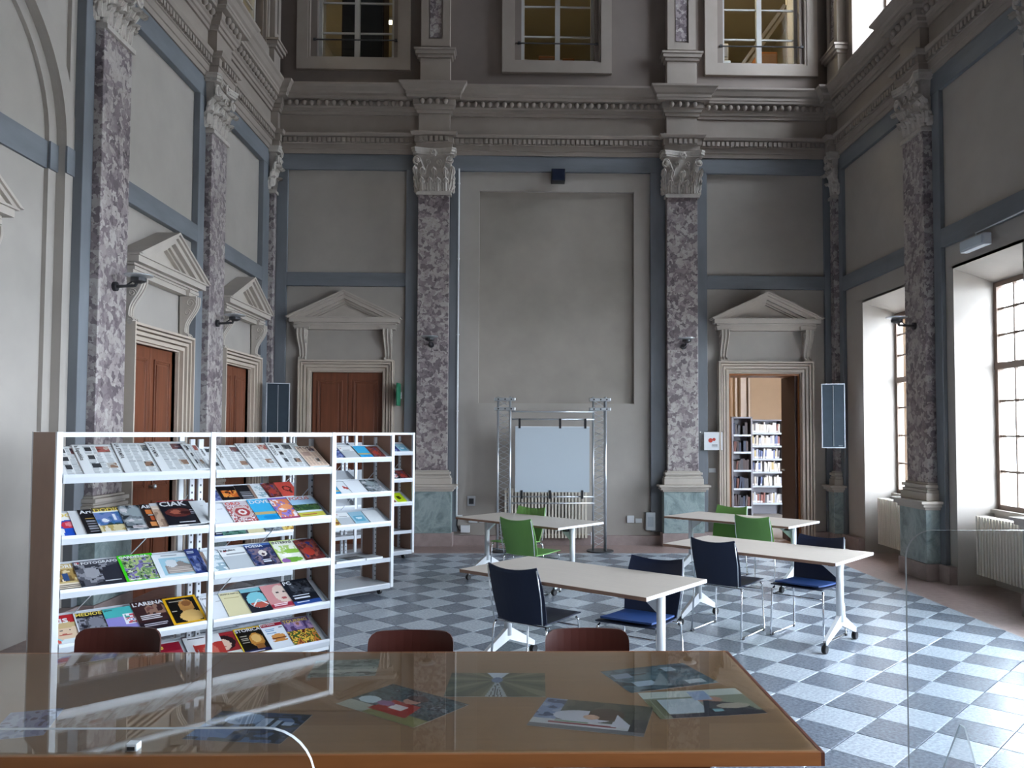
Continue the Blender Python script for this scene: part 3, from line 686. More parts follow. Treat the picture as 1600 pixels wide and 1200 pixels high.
zs = [.25,.62,.92,1.20,1.48,1.76]
bookcase(4.83,5.68,17.3,.26,zs,2.05,'grey steel bookcase full of pale books beyond the doorway')
for i,z in enumerate(zs): fill(4.85,5.66,17.05,z,.235,False,'books on row %d of the far bookcase'%(i+1),'book on the %s shelf of the bookcase beyond the doorway'%['lowest','second lowest','third lowest','third highest','second highest','highest'][i])
zs2 = [.3,.66,1.02,1.38,1.72]
bookcase(4.22,4.60,15.9,.26,zs2,2.08,'dark bookcase at the left edge of the doorway view')
for i,z in enumerate(zs2): fill(4.24,4.58,15.66,z,.25,True,'dark books on row %d by the doorway'%(i+1),'dark book on the %s shelf at the left of the doorway view'%['lowest','second','middle','fourth','highest'][i])

# ================================================================ fittings on the walls
def radiator(x, y, z, n, h, rz, lbl, pitch=.05, dep=.11):
    t = thing('radiator',lbl,'radiator',(x,y,z),rz,'column radiators')
    q = MB()
    for dy in (.02,dep-.02):
        q.box(-.014,.014,dy-.016,dy+.016,0,h)
    q.box(-.017,.017,0.01,dep-.01,h-.035,h); q.box(-.017,.017,.01,dep-.01,0,.035); me = q.mesh('section','rad')
    for i in range(n): link('section',me,t,Matrix.Translation(((i+.5)*pitch,0,0)))
    MB().tube([(0,dep/2,h-.05),(n*pitch,dep/2,h-.05)],.014,8).tube([(0,dep/2,.05),(n*pitch,dep/2,.05)],.014,8).obj('manifold','rad',t)
    MB().tube([(n*pitch,dep/2,.05),(n*pitch+.06,dep/2,.05),(n*pitch+.06,dep/2,-.10)],.009,8).lathe([(.0,0),(.022,0),(.022,.06),(0,.06)],(n*pitch+.06,dep/2,.03),10).obj('valve','white',t)
    MB().box(pitch,pitch*2,dep,dep+.06,h*.7,h*.7+.03).box((n-2)*pitch,(n-1)*pitch,dep,dep+.06,h*.7,h*.7+.03).obj('wall_bracket','rad',t)
    return t
radiator(-.21*S,12.36-.03,.12,25,.80-.04,0,'cream column radiator low on the end wall behind the display stand',.052,.10)
radiator(4.60*S,10.15*S,.16,22,.66,math.radians(-90),'cream column radiator in the farther right window recess',.055,.14)
radiator(4.60*S,7.95*S,.16,20,.66,math.radians(-90),'cream column radiator in the nearer right window recess',.055,.14)
def wall_lamp(T, u, z, n, rz, lbl):
    t = thing('wall_lamp',lbl,'wall lamp',T(u,z,n),rz,'wall lamps on the marble pilasters')
    MB().lathe([(0,0),(.045,0),(.045,.03),(0,.03)],(0,-.03,0),14,1).obj('wall_plate','darkmetal',t)
    MB().tube([(0,-.02,0),(0,-.20,.01),(0,-.22,.05)],.016,8).tube([(-.0,-.10,.0),(0,-.20,.07)],.008,6).obj('arm','darkmetal',t)
    MB().lathe([(.03,0),(.07,.02),(.07,.05),(.03,.06)],(0,-.23,.03),14).obj('lamp_body','darkmetal',t)
    MB().lathe([(.05,.0),(.125,.02),(.13,.03),(.05,.02)],(0,-.23,.08),20).obj('reflector_dish','alu',t)
wall_lamp(TB,-1.22,2.75,.10,0,'black arm uplight on the end-wall pilaster left of the centre panel')
wall_lamp(TB,2.27,2.75,.10,0,'black arm uplight on the end-wall pilaster right of the centre panel')
wall_lamp(TL,6.68,2.76,.07,math.radians(90),'black arm uplight on the nearest left wall pilaster')
wall_lamp(TL,8.93,2.76,.07,math.radians(90),'black arm uplight on the second left wall pilaster')
wall_lamp(TR,8.62,2.74,.09,math.radians(-90),'arm uplight on the right wall pilaster between the windows')
def lpanel(x,y,z,rz,lbl):
    t = thing('panel_loudspeaker',lbl,'loudspeaker',(x,y,z),rz,'slate panel loudspeakers by the corners'); w_,h = .165,.96
    MB().box(-w_+.012,w_-.012,-.05,.0,.012,h-.012).obj('grille','sky_panel',t)
    q = MB(); q.box(-w_,w_,-.055,0,0,.012); q.box(-w_,w_,-.055,0,h-.012,h); q.box(-w_,-w_+.012,-.055,0,.012,h-.012); q.box(w_-.012,w_,-.055,0,.012,h-.012); q.obj('frame','whitem',t)
    MB().box(-.004,.004,-.054,-.05,.03,h-.03).obj('centre_strip','alu',t)
    MB().box(.07,.13,-.053,-.05,.03,.036).obj('nameplate','alu',t)
    MB().tube([(0,0,h*.3),(0,.30,h*.3)],.016,8).tube([(0,0,h*.8),(0,.30,h*.8)],.016,8).obj('bracket','black',t)
lpanel(-3.18*S,10.52*S,1.34*S,math.radians(14),'slate loudspeaker panel near the left corner, partly behind the rack')
lpanel(4.15*S,10.42*S,1.36*S,math.radians(-14),'slate loudspeaker panel right of the open doorway')
t = thing('ceiling_speaker','small black cube loudspeaker above the centre panel','loudspeaker',TB(.525,5.06,-.055)); t.name='cube_loudspeaker'
MB().box(-.11,.11,-.20,-.03,-.01,.19).obj('cabinet','black',t,bevel=.01); MB().box(-.095,.095,-.207,-.20,.005,.175).obj('grille','navy',t); MB().box(-.03,.03,-.03,0,.05,.13).obj('bracket','black',t)
t = thing('exit_sign','green exit sign seen edge on beside the closed end-wall door','sign',TB(-1.66,1.91,-.05)); o = MB().box(-.013,.013,-.36,-.05,0,.35).obj('sign_box','signgreen',t,bevel=.004)
MB().box(-.019,.019,-.05,0,.12,.22).obj('wall_bracket','white',t); MB().box(-.016,-.013,-.34,-.07,.02,.10).obj('white_symbol','white',t)
t = thing('emergency_light','pale emergency light box above the nearer right window','light',TR(7.7,3.34,.008),math.radians(-90))
MB().box(-.02,.44,-.09,0,0,.13).obj('housing','whitem',t,bevel=.01); MB().box(0,.42,-.10,-.09,.02,.11).obj('diffuser','board',t); MB().tube([(.2,-.03,.13),(.2,-.03,.18),(1.4,-.03,.20)],.01,6).obj('conduit','whitem',t)
t = thing('notice_board','clear acrylic notice with a red emblem beside the open doorway','notice',TB(2.50,1.30,.055))
MB().box(0,.375,-.004,0,0,.32).obj('acrylic_sheet','acrylic',t); MB().box(.07,.36,-.006,-.0042,.02,.30).obj('paper','paper',t)
mb = MB(); mb.lathe([(0,0),(.035,0),(.035,.002),(0,.002)],(.17,-.008,.17),16,1); mb.lathe([(0,0),(.025,0),(.025,.002),(0,.002)],(.225,-.008,.185),14,1); mb.obj('red_emblem','red',t)
mb = MB(); [mb.box(.19,.28,-.0075,-.006,.10-i*.016,.106-i*.016) for i in range(3)]; mb.obj('text_lines','darkmetal',t)
MB().tube([(.01,-.006,.30),(.01,.02,.30)],.006,6).tube([(.365,-.006,.30),(.365,.02,.30)],.006,6).obj('standoff','chrome',t)
def plate(u,z,w_,h,T,mat,name,lbl,n=-.05,d=.03,inner=None,grp=None):
    t = thing(name,lbl,'socket' if 'socket' in name or 'switch' in name else 'box',T(u,z,n),0,grp)
    MB().box(0,w_,-d,0,0,h).obj('cover_plate',mat,t,bevel=.004); MB().box(w_*.2,w_*.8,-d-.004,-d,h*.2,h*.75).obj('insert',inner or mat,t)
plate(-.72,.53,.11*S,.14*S,TB,'alu','access_box','grey recessed access box on the end wall beside the conduit',-.055,.02,'darkmetal')
plate(-.70,.30,.12*S,.09*S,TB,'white','wall_socket','white wall socket low on the end wall, left of the pair near the conduit',-.055)
plate(-.55,.30,.10*S,.08*S,TB,'white','wall_socket','white wall socket low on the end wall, right of the pair near the conduit',-.055)
plate(1.50,.30,.10*S,.10*S,TB,'white','wall_socket','square white socket on the end wall right of the display stand',-.055)
plate(1.62,.30,.09*S,.06*S,TB,'white','wall_socket','low white socket between the square socket and the grey box',-.055)
plate(1.76,.20,.13*S,.25*S,TB,'alu','junction_box','grey junction box at the foot of the right end-wall pilaster',-.05,.06,'board')
plate(2.645,1.00,.10*S,.06*S,TB,'white','light_switch','small white switch between the right pilaster and the open doorway',-.055)
t = thing('cable_conduit','thin white conduit running down beside the left end-wall pilaster','conduit',TB(-.862,.42,.03)); MB().tube([(0,0,0),(0,0,4.82*S)],.014,8).obj('pipe','white',t); MB().tube([(0,0,0),(.0,-.0,-.02),(.09,0,-.02)],.014,8).obj('elbow','white',t)
mb = MB(); [mb.box(-.02,.02,0,.03,h_,h_+.02) for h_ in (.4,1.6,2.8,4.0,5.2)]; mb.obj('clip','white',t)
t = thing('power_cable','short black cable dropping from the conduit to a white socket','cable',TB(-.85,.18,.0)); MB().tube([(0,0,.25),(-.01,-.01,.10),(.02,-.01,.03),(.12,-.01,-.0)],.008,6).obj('cord','black',t); MB().box(.05,.19,-.03,.05,-.01,.10).obj('plug_box','white',t,bevel=.004)

# ---- truss display stand
def truss():
    t = thing('display_stand','aluminium truss stand with a blank grey board before the radiator','display stand',(0,0,0))
    Y = 10.42*S
    for xc,s_ in ((-.19*S,1),(1.06*S,1)):
        q = MB(); tri = [(-.105,0),(.075,-.05),(.075,.07)] if s_ > 0 else [(-.075,-.05),(.105,0),(-.075,.07)]
        for dx,dy in tri: q.tube([(xc+dx,Y+dy,.02),(xc+dx,Y+dy,2.02*S)],.0165,10)
        up_ = q.obj('upright','alu',t,smooth=True)
        q = MB(); k = 24
        for a in range(3):
            p,r = tri[a],tri[(a+1)%3]
            for i in range(k):
                z0 = .06+i*(1.92*S)/k; z1 = z0+1.92*S/k; e,f = (p,r) if i%2 else (r,p); q.tube([(xc+e[0],Y+e[1],z0),(xc+f[0],Y+f[1],z1)],.0045,5)
        q.obj('lattice','alu',up_)
        MB().lathe([(0,0),(.20,0),(.20,.018),(.03,.022),(0,.022)],(xc,Y+.01,0),28).obj('base_plate','darkmetal',t)
        for z in (1.84*S,1.965*S):
            MB().box(xc-.16,xc+.15,Y-.08,Y+.10,z,z+.045).obj('head_clamp','alu',t,bevel=.006)
            q = MB(); [q.lathe([(0,0),(.012,0),(.012,.008),(0,.008)],(xc+dx,Y-.088,z+.022),8,1) for dx in (-.10,.0,.09)]; q.obj('bolt','black',t)
    for z in (1.825,1.725,.715,.63):
        MB().tube([(-.10*S,Y-.02,z*S),(.98*S,Y-.02,z*S)],.012,8).obj('cross_bar','alu',t,smooth=True)
    b = thing('display_board','large blank grey board clipped into the truss stand','board',(0,0,0))
    MB().box(-.055*S,.915*S,Y-.055,Y-.045,.775*S,1.63*S).obj('panel','board',b)
    MB().box(-.055*S,.915*S,Y-.056,Y-.044,1.622*S,1.632*S).obj('edge_strip','white',b)
    for xx in (.0,.53,.86): MB().box(xx*S-.016,xx*S+.016,Y-.065,Y-.0,1.605*S,1.735*S).obj('hanging_strap','black',b)
    for xx in (.03,.40,.82): MB().box(xx*S-.016,xx*S+.016,Y-.065,Y-.0,.69*S,.80*S).obj('hanging_strap','black',b)
truss()

# ================================================================ furniture
def meeting_table(x, y, rz, lbl):
    t = thing('meeting_table',lbl,'table',(x,y,0),rz,'folding meeting tables with white legs'); L,W = .80,.40
    MB().box(-L,L,-W,W,.717,.74).obj('table_top','birch',t)
    [MB().box(-L,L,s_*W-.001,s_*W+.001,.716,.739).obj('long_edge_band','rackside',t) for s_ in (-1.002,1.002)]
    [MB().box(s_*L-.001,s_*L+.001,-W,W,.716,.739).obj('end_edge_band','white',t) for s_ in (-1.001,1.001)]
    for s_ in (-1,1):
        xx = s_*(L-.13); l = MB().tube([(xx,0,.20),(xx,0,.70)],.030,14).obj('leg','white',t,smooth=True)
        q = MB(); q.box(xx-.022,xx+.022,-.30,.30,.695,.717); q.add([(xx-s_*.02,-.02,.56),(xx-s_*.02,.02,.56),(xx-s_*.20,.02,.70),(xx-s_*.20,-.02,.70),(xx-s_*.02,-.02,.70),(xx-s_*.02,.02,.70)],[(0,1,2,3),(0,3,4),(1,5,2),(0,4,5,1),(2,5,4,3)])
        q.obj('leg_bracket','white',l)
        q = MB()
        for r_ in (-1,1):
            q.add([(xx-.018,0,.27),(xx+.018,0,.27),(xx+.018,0,.17),(xx-.018,0,.17),(xx-.014,r_*.31,.10),(xx+.014,r_*.31,.10),(xx+.014,r_*.31,.06),(xx-.014,r_*.31,.06)],
                [(0,1,2,3),(4,7,6,5),(0,4,5,1),(1,5,6,2),(2,6,7,3),(3,7,4,0)])
        q.obj('foot','white',l)
        for r_ in (-1,1):
            q = MB(); q.lathe([(.0,-.018),(.031,-.018),(.034,-.01),(.034,-.003),(.02,-.002),(.02,.002),(.034,.003),(.034,.01),(.031,.018),(0,.018)],(xx,r_*.31,.034),14,0); q.box(xx-.006,xx+.006,r_*.31-.01,r_*.31+.01,.03,.085); q.obj('caster','black',l)
    MB().box(-L+.16,L-.16,-.02,.02,.665,.697).obj('crossbeam','white',t); MB().box(L-.22,L-.16,-.06,.06,.655,.70).obj('fold_mechanism','black',t)
    return t
tb = meeting_table(.43,5.72,math.radians(-40.2),'pale birch table on white legs with a black chair before it, nearest the desk')
def place(t,x,y,deg,lbl):
    r = copy_tree(t); r.location = (x,y,0); r.rotation_euler = (0,0,math.radians(deg)); r['label'] = lbl; return r
place(tb,.10,9.29,-43,'pale birch table with two green chairs before the display stand')
place(tb,2.17,7.02,-44,'pale birch table at right with two dark blue chairs')
place(tb,2.62,9.42,-44,'pale birch table with two green chairs by the open doorway')
def shell_chair(shell, cushion, lbl, x, y, deg, grp):
    # local: seat faces +y, origin between the feet
    t = thing('stacking_chair',lbl,'chair',(x,y,0),math.radians(deg),grp)
    def sheet(f, nu, nv, th, name, mat):
        vs = []; q = MB()
        P_ = [[Vector(f(i/nu*2-1,j/nv)) for i in range(nu+1)] for j in range(nv+1)]
        for j in range(nv+1):
            for i in range(nu+1):
                a = P_[j][min(i+1,nu)]-P_[j][max(i-1,0)]; b = P_[min(j+1,nv)][i]-P_[max(j-1,0)][i]; nn = a.cross(b).normalized()
                vs.append((P_[j][i]+nn*th/2, P_[j][i]-nn*th/2))
        K = nu+1; n = K*(nv+1); V = [tuple(a) for a,b in vs]+[tuple(b) for a,b in vs]
        fs = [(j*K+i,j*K+i+1,(j+1)*K+i+1,(j+1)*K+i) for j in range(nv) for i in range(nu)]; fs += [tuple(k+n for k in reversed(f_)) for f_ in fs]
        rim = list(range(K))+[j*K+nu for j in range(1,nv+1)]+[nv*K+i for i in range(nu-1,-1,-1)]+[j*K for j in range(nv-1,0,-1)]
        fs += [(rim[k],rim[(k+1)%len(rim)],rim[(k+1)%len(rim)]+n,rim[k]+n) for k in range(len(rim))]
        q.add(V,fs); return q.obj(name,mat,t,smooth=False)
    back = lambda s,v: (s*(.205+.015*math.sin(v*3.1)), -.20-.05*v-.055*(v**2)-.03*(1-s*s)*(1 if v>0 else 1)+.02*(1-v)**3, .43+.40*v+.008*s*s*v-(.02*(1-s*s) if v > .95 else 0))
    seat = lambda s,v: (s*(.205+.02*v), -.20+.43*v, .435+.022*v-.02*math.sin(v*3.0)*(1-s*s*.7)-.05*max(0,v-.85)**1*(1))
    b = sheet(back,10,10,.009,'backrest',shell); sheet(seat,10,10,.009,'seat',shell)
    if cushion: sheet(lambda s,v: (s*.195, -.17+.385*v, .450+.018*v-.016*math.sin(v*3)*(1-s*s*.7)+.006), 8,8,.012,'seat_cushion',cushion)
    for s_ in (-1,1):
        MB().tube([(s_*.215,-.20,.42),(s_*.225,-.215,.39),(s_*.235,-.25,.012),(s_*.238,-.24,.010),(s_*.238,.20,.010),(s_*.236,.215,.02),(s_*.225,.20,.40),(s_*.215,.18,.425)],.0085,8).obj('leg_frame','chrome',t,smooth=True)
        MB().box(s_*.238-.012,s_*.238+.012,-.245,-.215,.0,.018).box(s_*.238-.012,s_*.238+.012,.17,.20,.0,.018).obj('glide','black',t)
    MB().tube([(-.225,.19,.36),(.225,.19,.36)],.008,6).tube([(-.22,-.17,.41),(.22,-.17,.41)],.008,6).obj('cross_rod','chrome',t,smooth=True)
    for s_ in (-1,1): MB().tube([(s_*.205,-.235,.44),(s_*.217,-.27,.62),(s_*.208,-.31,.82)],.005,6).obj('back_edge_rod','whitem' if shell=='greenp' else 'alu',t,smooth=True)
    return t
def ch(shell, cush, lbl, bx, by, deg, grp):
    # bx,by: top of the back; chair faces local +y
    a = math.radians(deg); d = .31
    return shell_chair(shell,cush,lbl,bx-math.sin(a)*d,by+math.cos(a)*d,deg,grp)
g1 = 'dark blue stacking chairs'; g2 = 'green stacking chairs'
ch('navy',None,'black-navy chair with its back to the viewer, before the nearest birch table',-.05,5.50,-36,g1)
ch('navy','seatblue','blue cushioned chair on the far side of the nearest birch table',1.02,5.88,146,g1)
ch('navy',None,'dark navy chair before the right-hand birch table, back to the viewer',1.667,6.86,-41,g1)
ch('navy','seatblue','blue cushioned chair facing the viewer behind the right-hand birch table',2.72,7.12,136,g1)
ch('greenp',None,'green chair in front of the table by the display stand, back to the viewer',-.045,8.54,-37,g2)
ch('greenp',None,'green chair behind the table by the display stand',.16,9.88,143,g2)
ch('greenp',None,'green chair in front of the far right table, its back to the viewer',2.58,8.80,-44,g2)
ch('greenp',None,'green chair behind the far right table, near the open doorway',2.70,10.04,136,g2)

# ---- reading desk with glass and prints
DX0,DX1,DY0,DY1 = -2.75,.955,2.535,3.68
t = thing('reading_desk','long brown wooden desk with a glass top in the foreground','desk',(0,0,0))
MB().box(DX0,DX1,DY0,DY1,.705,.744).obj('desk_top','wood',t)
q = MB(); q.box(DX0,DX1,DY0-.012,DY0,.703,.745); q.box(DX0,DX1,DY1,DY1+.012,.703,.745); q.obj('edge_strip','woodedge',t); MB().box(DX1,DX1+.012,DY0-.012,DY1+.012,.703,.745).obj('end_strip','wooddark',t)
MB().box(DX0+.1,DX1-.1,DY1-.325,DY1-.30,.62,.705).obj('apron','woodedge',t)
for xx in (DX0+.12,-1.3,.30): MB().box(xx,xx+.33 if xx > 0 else xx+.06,DY0+.09,DY1-.09,0,.705).obj('leg','wooddark',t,bevel=.004)
for i,(a,b) in enumerate(((DX0+.01,-1.30),(-1.296,.944))):
    g_ = thing('glass_sheet',['left glass sheet lying on the desk','right glass sheet lying on the desk, over most of the prints'][i],'glass sheet',((a+b)/2,3.1,.7455),0,'glass sheets on the desk')
    MB().box(-(b-a)/2,(b-a)/2,DY0+.01-3.1,DY1-.01-3.1,.0,.006).obj('sheet','tableglass',g_)
RACK1 = [
(0, 0.003, 0.26, 0.36, 'news', '', 'k', 0.03, 'newspaper at the left end of the top row, small photo at its lower right'),
(0, 0.147, 0.28, 0.37, 'news', 'la Repubblica', 'k', 0.034, 'newspaper second from left on the top row, large reddish headline'),
(0, 0.378, 0.26, 0.38, 'news2', 'LA STAMPA', 'k', 0.036, 'newspaper third from left on the top row, portrait photo low on the page'),
(0, 0.599, 0.27, 0.38, 'news2', 'LA STAMPA', 'k', 0.036, 'newspaper just left of the middle post, dark blue photo at the top'),
(0, 0.828, 0.1, 0.34, 'news', 'Giorno', 'k', 0.026, 'folded newspaper tucked by the middle post on the top row'),
(0, 0.935, 0.2, 0.34, 'news', 'Avvenire', 'k', 0.03, 'newspaper directly right of the middle post on the top row'),
(0, 1.035, 0.24, 0.35, 'news2', 'IL MATTINO', 'k', 0.03, 'newspaper with several small dark photos, right part of the top row'),
(0, 1.229, 0.25, 0.36, 'news2', 'IL GIORNALE', 'k', 0.032, 'newspaper with masthead running down its left side, top row, fifth from the right end'),
(0, 1.443, 0.25, 0.36, 'news', 'IL SECOLO', 'k', 0.036, 'newspaper second from the right end of the top row'),
(0, 1.667, 0.16, 0.29, 'pink', '24 ORE', 'k', 0.04, 'pinkish financial newspaper at the right end of the top row'),
(1, 0.003, 0.2, 0.27, 'food', 'FOOD', 'y', 0.055, 'magazine with red and blue head silhouette, left end of second row'),
(1, 0.111, 0.16, 0.275, 'plainw', '', 'k', 0.03, 'pale magazine half hidden beside the head silhouette magazine'),
(1, 0.169, 0.21, 0.275, 'dark', 'Arte', 'w', 0.05, 'black magazine with rows of grey blades, second row'),
(1, 0.251, 0.21, 0.28, 'isl', 'DODICI', 'y', 0.05, 'magazine with yellow title and blue coast picture, second row'),
(1, 0.397, 0.21, 0.28, 'greyface', '', 'w', 0.04, 'grey photo magazine in the middle of the second row'),
(1, 0.525, 0.2, 0.275, 'abc', 'ABC', 'w', 0.05, 'magazine with orange boxes and white letters, second row'),
(1, 0.59, 0.19, 0.275, 'beige', '', 'w', 0.04, 'beige portrait magazine beside the dark film magazine'),
(1, 0.648, 0.25, 0.285, 'ciak', 'CIAK', 'w', 0.075, 'black film magazine with bold white title and red picture'),
(1, 0.855, 0.11, 0.26, 'plainw', '', 'k', 0.03, 'white booklet left of the middle post, second row'),
(1, 0.94, 0.2, 0.26, 'white', '', 'k', 0.03, 'plain white booklet right of the middle post, second row'),
(1, 1.105, 0.2, 0.275, 'orn', 'ORO', 'r', 0.05, 'magazine with round red and white ornament pattern'),
(1, 1.283, 0.17, 0.28, 'dove', 'DOVE', 'w', 0.065, 'bright blue travel magazine with a pale title and a bay'),
(1, 1.448, 0.19, 0.275, 'purple', '', 'w', 0.04, 'purple and orange swirling cover, second row'),
(1, 1.598, 0.21, 0.27, 'focus', 'FOCUS', 'r', 0.052, 'landscape magazine with red title at the right end of the second row'),
(2, 0.003, 0.21, 0.27, 'story', 'STORIA', 'w', 0.045, 'sand coloured history magazine at the left end of the third row'),
(2, 0.147, 0.31, 0.27, 'foto', 'IL FOTOGRAFO', 'w', 0.036, 'wide black and white portrait photo magazine'),
(2, 0.405, 0.22, 0.285, 'garden', 'GARDENIA', 'w', 0.036, 'garden magazine with a bright green border'),
(2, 0.607, 0.3, 0.25, 'house', '', 'k', 0.03, 'wide white magazine with a pale blue house picture'),
(2, 0.837, 0.09, 0.27, 'bluegr', '', 'w', 0.03, 'blue edged booklet leaning at the middle post, third row'),
(2, 0.94, 0.21, 0.25, 'sketch', '', 'k', 0.03, 'pale booklet with line sketches, brown spine, third row'),
(2, 1.077, 0.25, 0.25, 'mulino', 'Il Mulino', 'k', 0.032, 'white and grey journal in the right bay, third row'),
(2, 1.263, 0.22, 0.265, 'scream', 'POESIA', 'w', 0.04, 'dark blue magazine with a screaming pale figure'),
(2, 1.458, 0.21, 0.275, 'interni', 'INTERNI', 'k', 0.042, 'pale magazine with green animal drawing'),
(2, 1.646, 0.17, 0.25, 'darkred', '', 'w', 0.03, 'dark red and blue magazine at the right end of the third row'),
(3, -0.004, 0.23, 0.275, 'venus', 'nus', 'w', 0.085, 'red magazine with a smiling fair haired man, fourth row left'),
(3, 0.151, 0.23, 0.275, 'medio', 'MEDIOEVO', 'y', 0.042, 'dark magazine with a carved stone knight and yellow title'),
(3, 0.323, 0.25, 0.265, 'teal', 'piano', 'k', 0.022, 'teal and violet booklet with a small white picture'),
(3, 0.501, 0.24, 0.285, 'limes', 'L’ARENA', 'w', 0.05, 'dark brown magazine with white headline blocks, fourth row'),
(3, 0.699, 0.22, 0.275, 'natgeo', '', 'w', 0.03, 'yellow bordered dark magazine with a golden figure'),
(3, 0.94, 0.19, 0.26, 'white', 'Quaderni', 'k', 0.024, 'plain white journal in the right bay, fourth row'),
(3, 1.077, 0.2, 0.265, 'cream', 'NUOVA ANTOLOGIA', 'k', 0.019, 'cream coloured journal, fourth row'),
(3, 1.239, 0.19, 0.27, 'peace', '', 'w', 0.03, 'dark and teal magazine with a round white peace emblem'),
(3, 1.397, 0.2, 0.27, 'face', '', 'w', 0.03, 'pink magazine with a pale close up face'),
(3, 1.566, 0.22, 0.285, 'pc', 'PC', 'w', 0.055, 'dark technology magazine at the right end of the fourth row'),
(4, 0.533, 0.28, 0.27, 'sapere', 'Sapere', 'y', 0.058, 'crimson science magazine with yellow title, bottom row'),
(4, 0.837, 0.25, 0.28, 'redface', '', 'w', 0.03, 'white magazine with a red portrait block by the middle post, bottom row'),
(4, 1.008, 0.23, 0.275, 'woman', '', 'r', 0.03, 'magazine with a dark haired woman in white on red, bottom row'),
(4, 1.195, 0.22, 0.28, 'storica', 'STORICA', 'w', 0.046, 'black magazine with yellow border and a golden face, bottom row'),
(4, 1.397, 0.19, 0.28, 'burger', 'Tex News', 'w', 0.026, 'white magazine with a burger and a red title bar'),
(4, 1.566, 0.22, 0.28, 'touring', 'TOURING', 'y', 0.044, 'colourful travel magazine at the right end of the bottom row'),
]
RACK2 = [
(0, 1.293, 0.15, 0.24, 'bluegr', '', 'w', 0.03, 'dark blue leaflet, top row of the middle rack'),
(0, 1.399, 0.17, 0.24, 'mulino', '', 'k', 0.03, 'white leaflet with small pictures, top row of the middle rack'),
(0, 1.578, 0.16, 0.24, 'dove', '', 'w', 0.03, 'sky blue leaflet, top row of the middle rack'),
(0, 1.73, 0.15, 0.22, 'darkred', '', 'w', 0.03, 'dark red leaflet, top row of the middle rack'),
(1, 1.248, 0.15, 0.23, 'dove', '', 'w', 0.03, 'light blue leaflet, second row of the middle rack'),
(1, 1.353, 0.18, 0.24, 'bird', '', 'r', 0.03, 'white leaflet with a red bird, second row of the middle rack'),
(1, 1.476, 0.2, 0.24, 'white', '', 'k', 0.03, 'plain white leaflet, second row of the middle rack'),
(1, 1.666, 0.2, 0.24, 'greyface', '', 'w', 0.03, 'black and white patterned leaflet, second row of the middle rack'),
(2, 1.263, 0.15, 0.22, 'gold', '', 'w', 0.03, 'golden leaflet, third row of the middle rack'),
(2, 1.353, 0.19, 0.23, 'mulino', '', 'k', 0.03, 'pale text leaflet, third row of the middle rack'),
(2, 1.523, 0.17, 0.22, 'bluegr2', '', 'w', 0.03, 'pale blue leaflet, third row of the middle rack'),
(2, 1.698, 0.18, 0.22, 'plainw', '', 'k', 0.03, 'whitish leaflet, third row of the middle rack'),
(1, 0.031, 0.16, 0.25, 'bluegr', '', 'w', 0.03, 'blue leaflet seen through the near rack, far left'),
(1, 0.104, 0.22, 0.25, 'fire', '', 'w', 0.03, 'black leaflet with an orange flame, seen through the near rack'),
(1, 0.278, 0.19, 0.25, 'dark', '', 'w', 0.03, 'black leaflet with grey rows, seen through the near rack'),
(1, 0.412, 0.2, 0.25, 'sketch', '', 'k', 0.03, 'grey patterned leaflet seen through the near rack'),
(1, 0.557, 0.16, 0.25, 'darkred', '', 'w', 0.03, 'red and black leaflet seen through the near rack'),
(1, 0.691, 0.18, 0.25, 'redl', '', 'w', 0.03, 'red leaflet with a dark ring, seen through the near rack'),
(2, 0.043, 0.16, 0.24, 'pc', '', 'w', 0.03, 'black leaflet in the second visible row through the near rack'),
(2, 0.122, 0.22, 0.24, 'forest', '', 'w', 0.03, 'dark green leaflet seen through the near rack'),
(2, 0.361, 0.18, 0.24, 'cream', '', 'k', 0.03, 'cream leaflet seen through the near rack'),
(2, 0.524, 0.2, 0.24, 'greyface', '', 'w', 0.03, 'black and pink leaflet seen through the near rack'),
(2, 0.705, 0.15, 0.24, 'gold', '', 'w', 0.03, 'orange leaflet seen through the near rack'),
]
RACK3 = [
(0, 1.508, 0.17, 0.22, 'bluegr', '', 'w', 0.03, 'dark blue brochure left on the top row of the far rack'),
(0, 1.646, 0.15, 0.22, 'bluegr2', '', 'w', 0.03, 'slate brochure right on the top row of the far rack'),
(1, 1.508, 0.18, 0.23, 'cd', '', 'w', 0.03, 'black brochure with a pale disc on the far rack'),
(1, 1.657, 0.16, 0.22, 'darkred', '', 'w', 0.03, 'dark brochure at the right of the far rack'),
(2, 1.508, 0.1, 0.2, 'darkred', '', 'w', 0.03, 'reddish brochure beside the lime one on the far rack'),
(2, 1.582, 0.18, 0.24, 'lime', '', 'k', 0.03, 'lime yellow brochure on the far rack'),
]
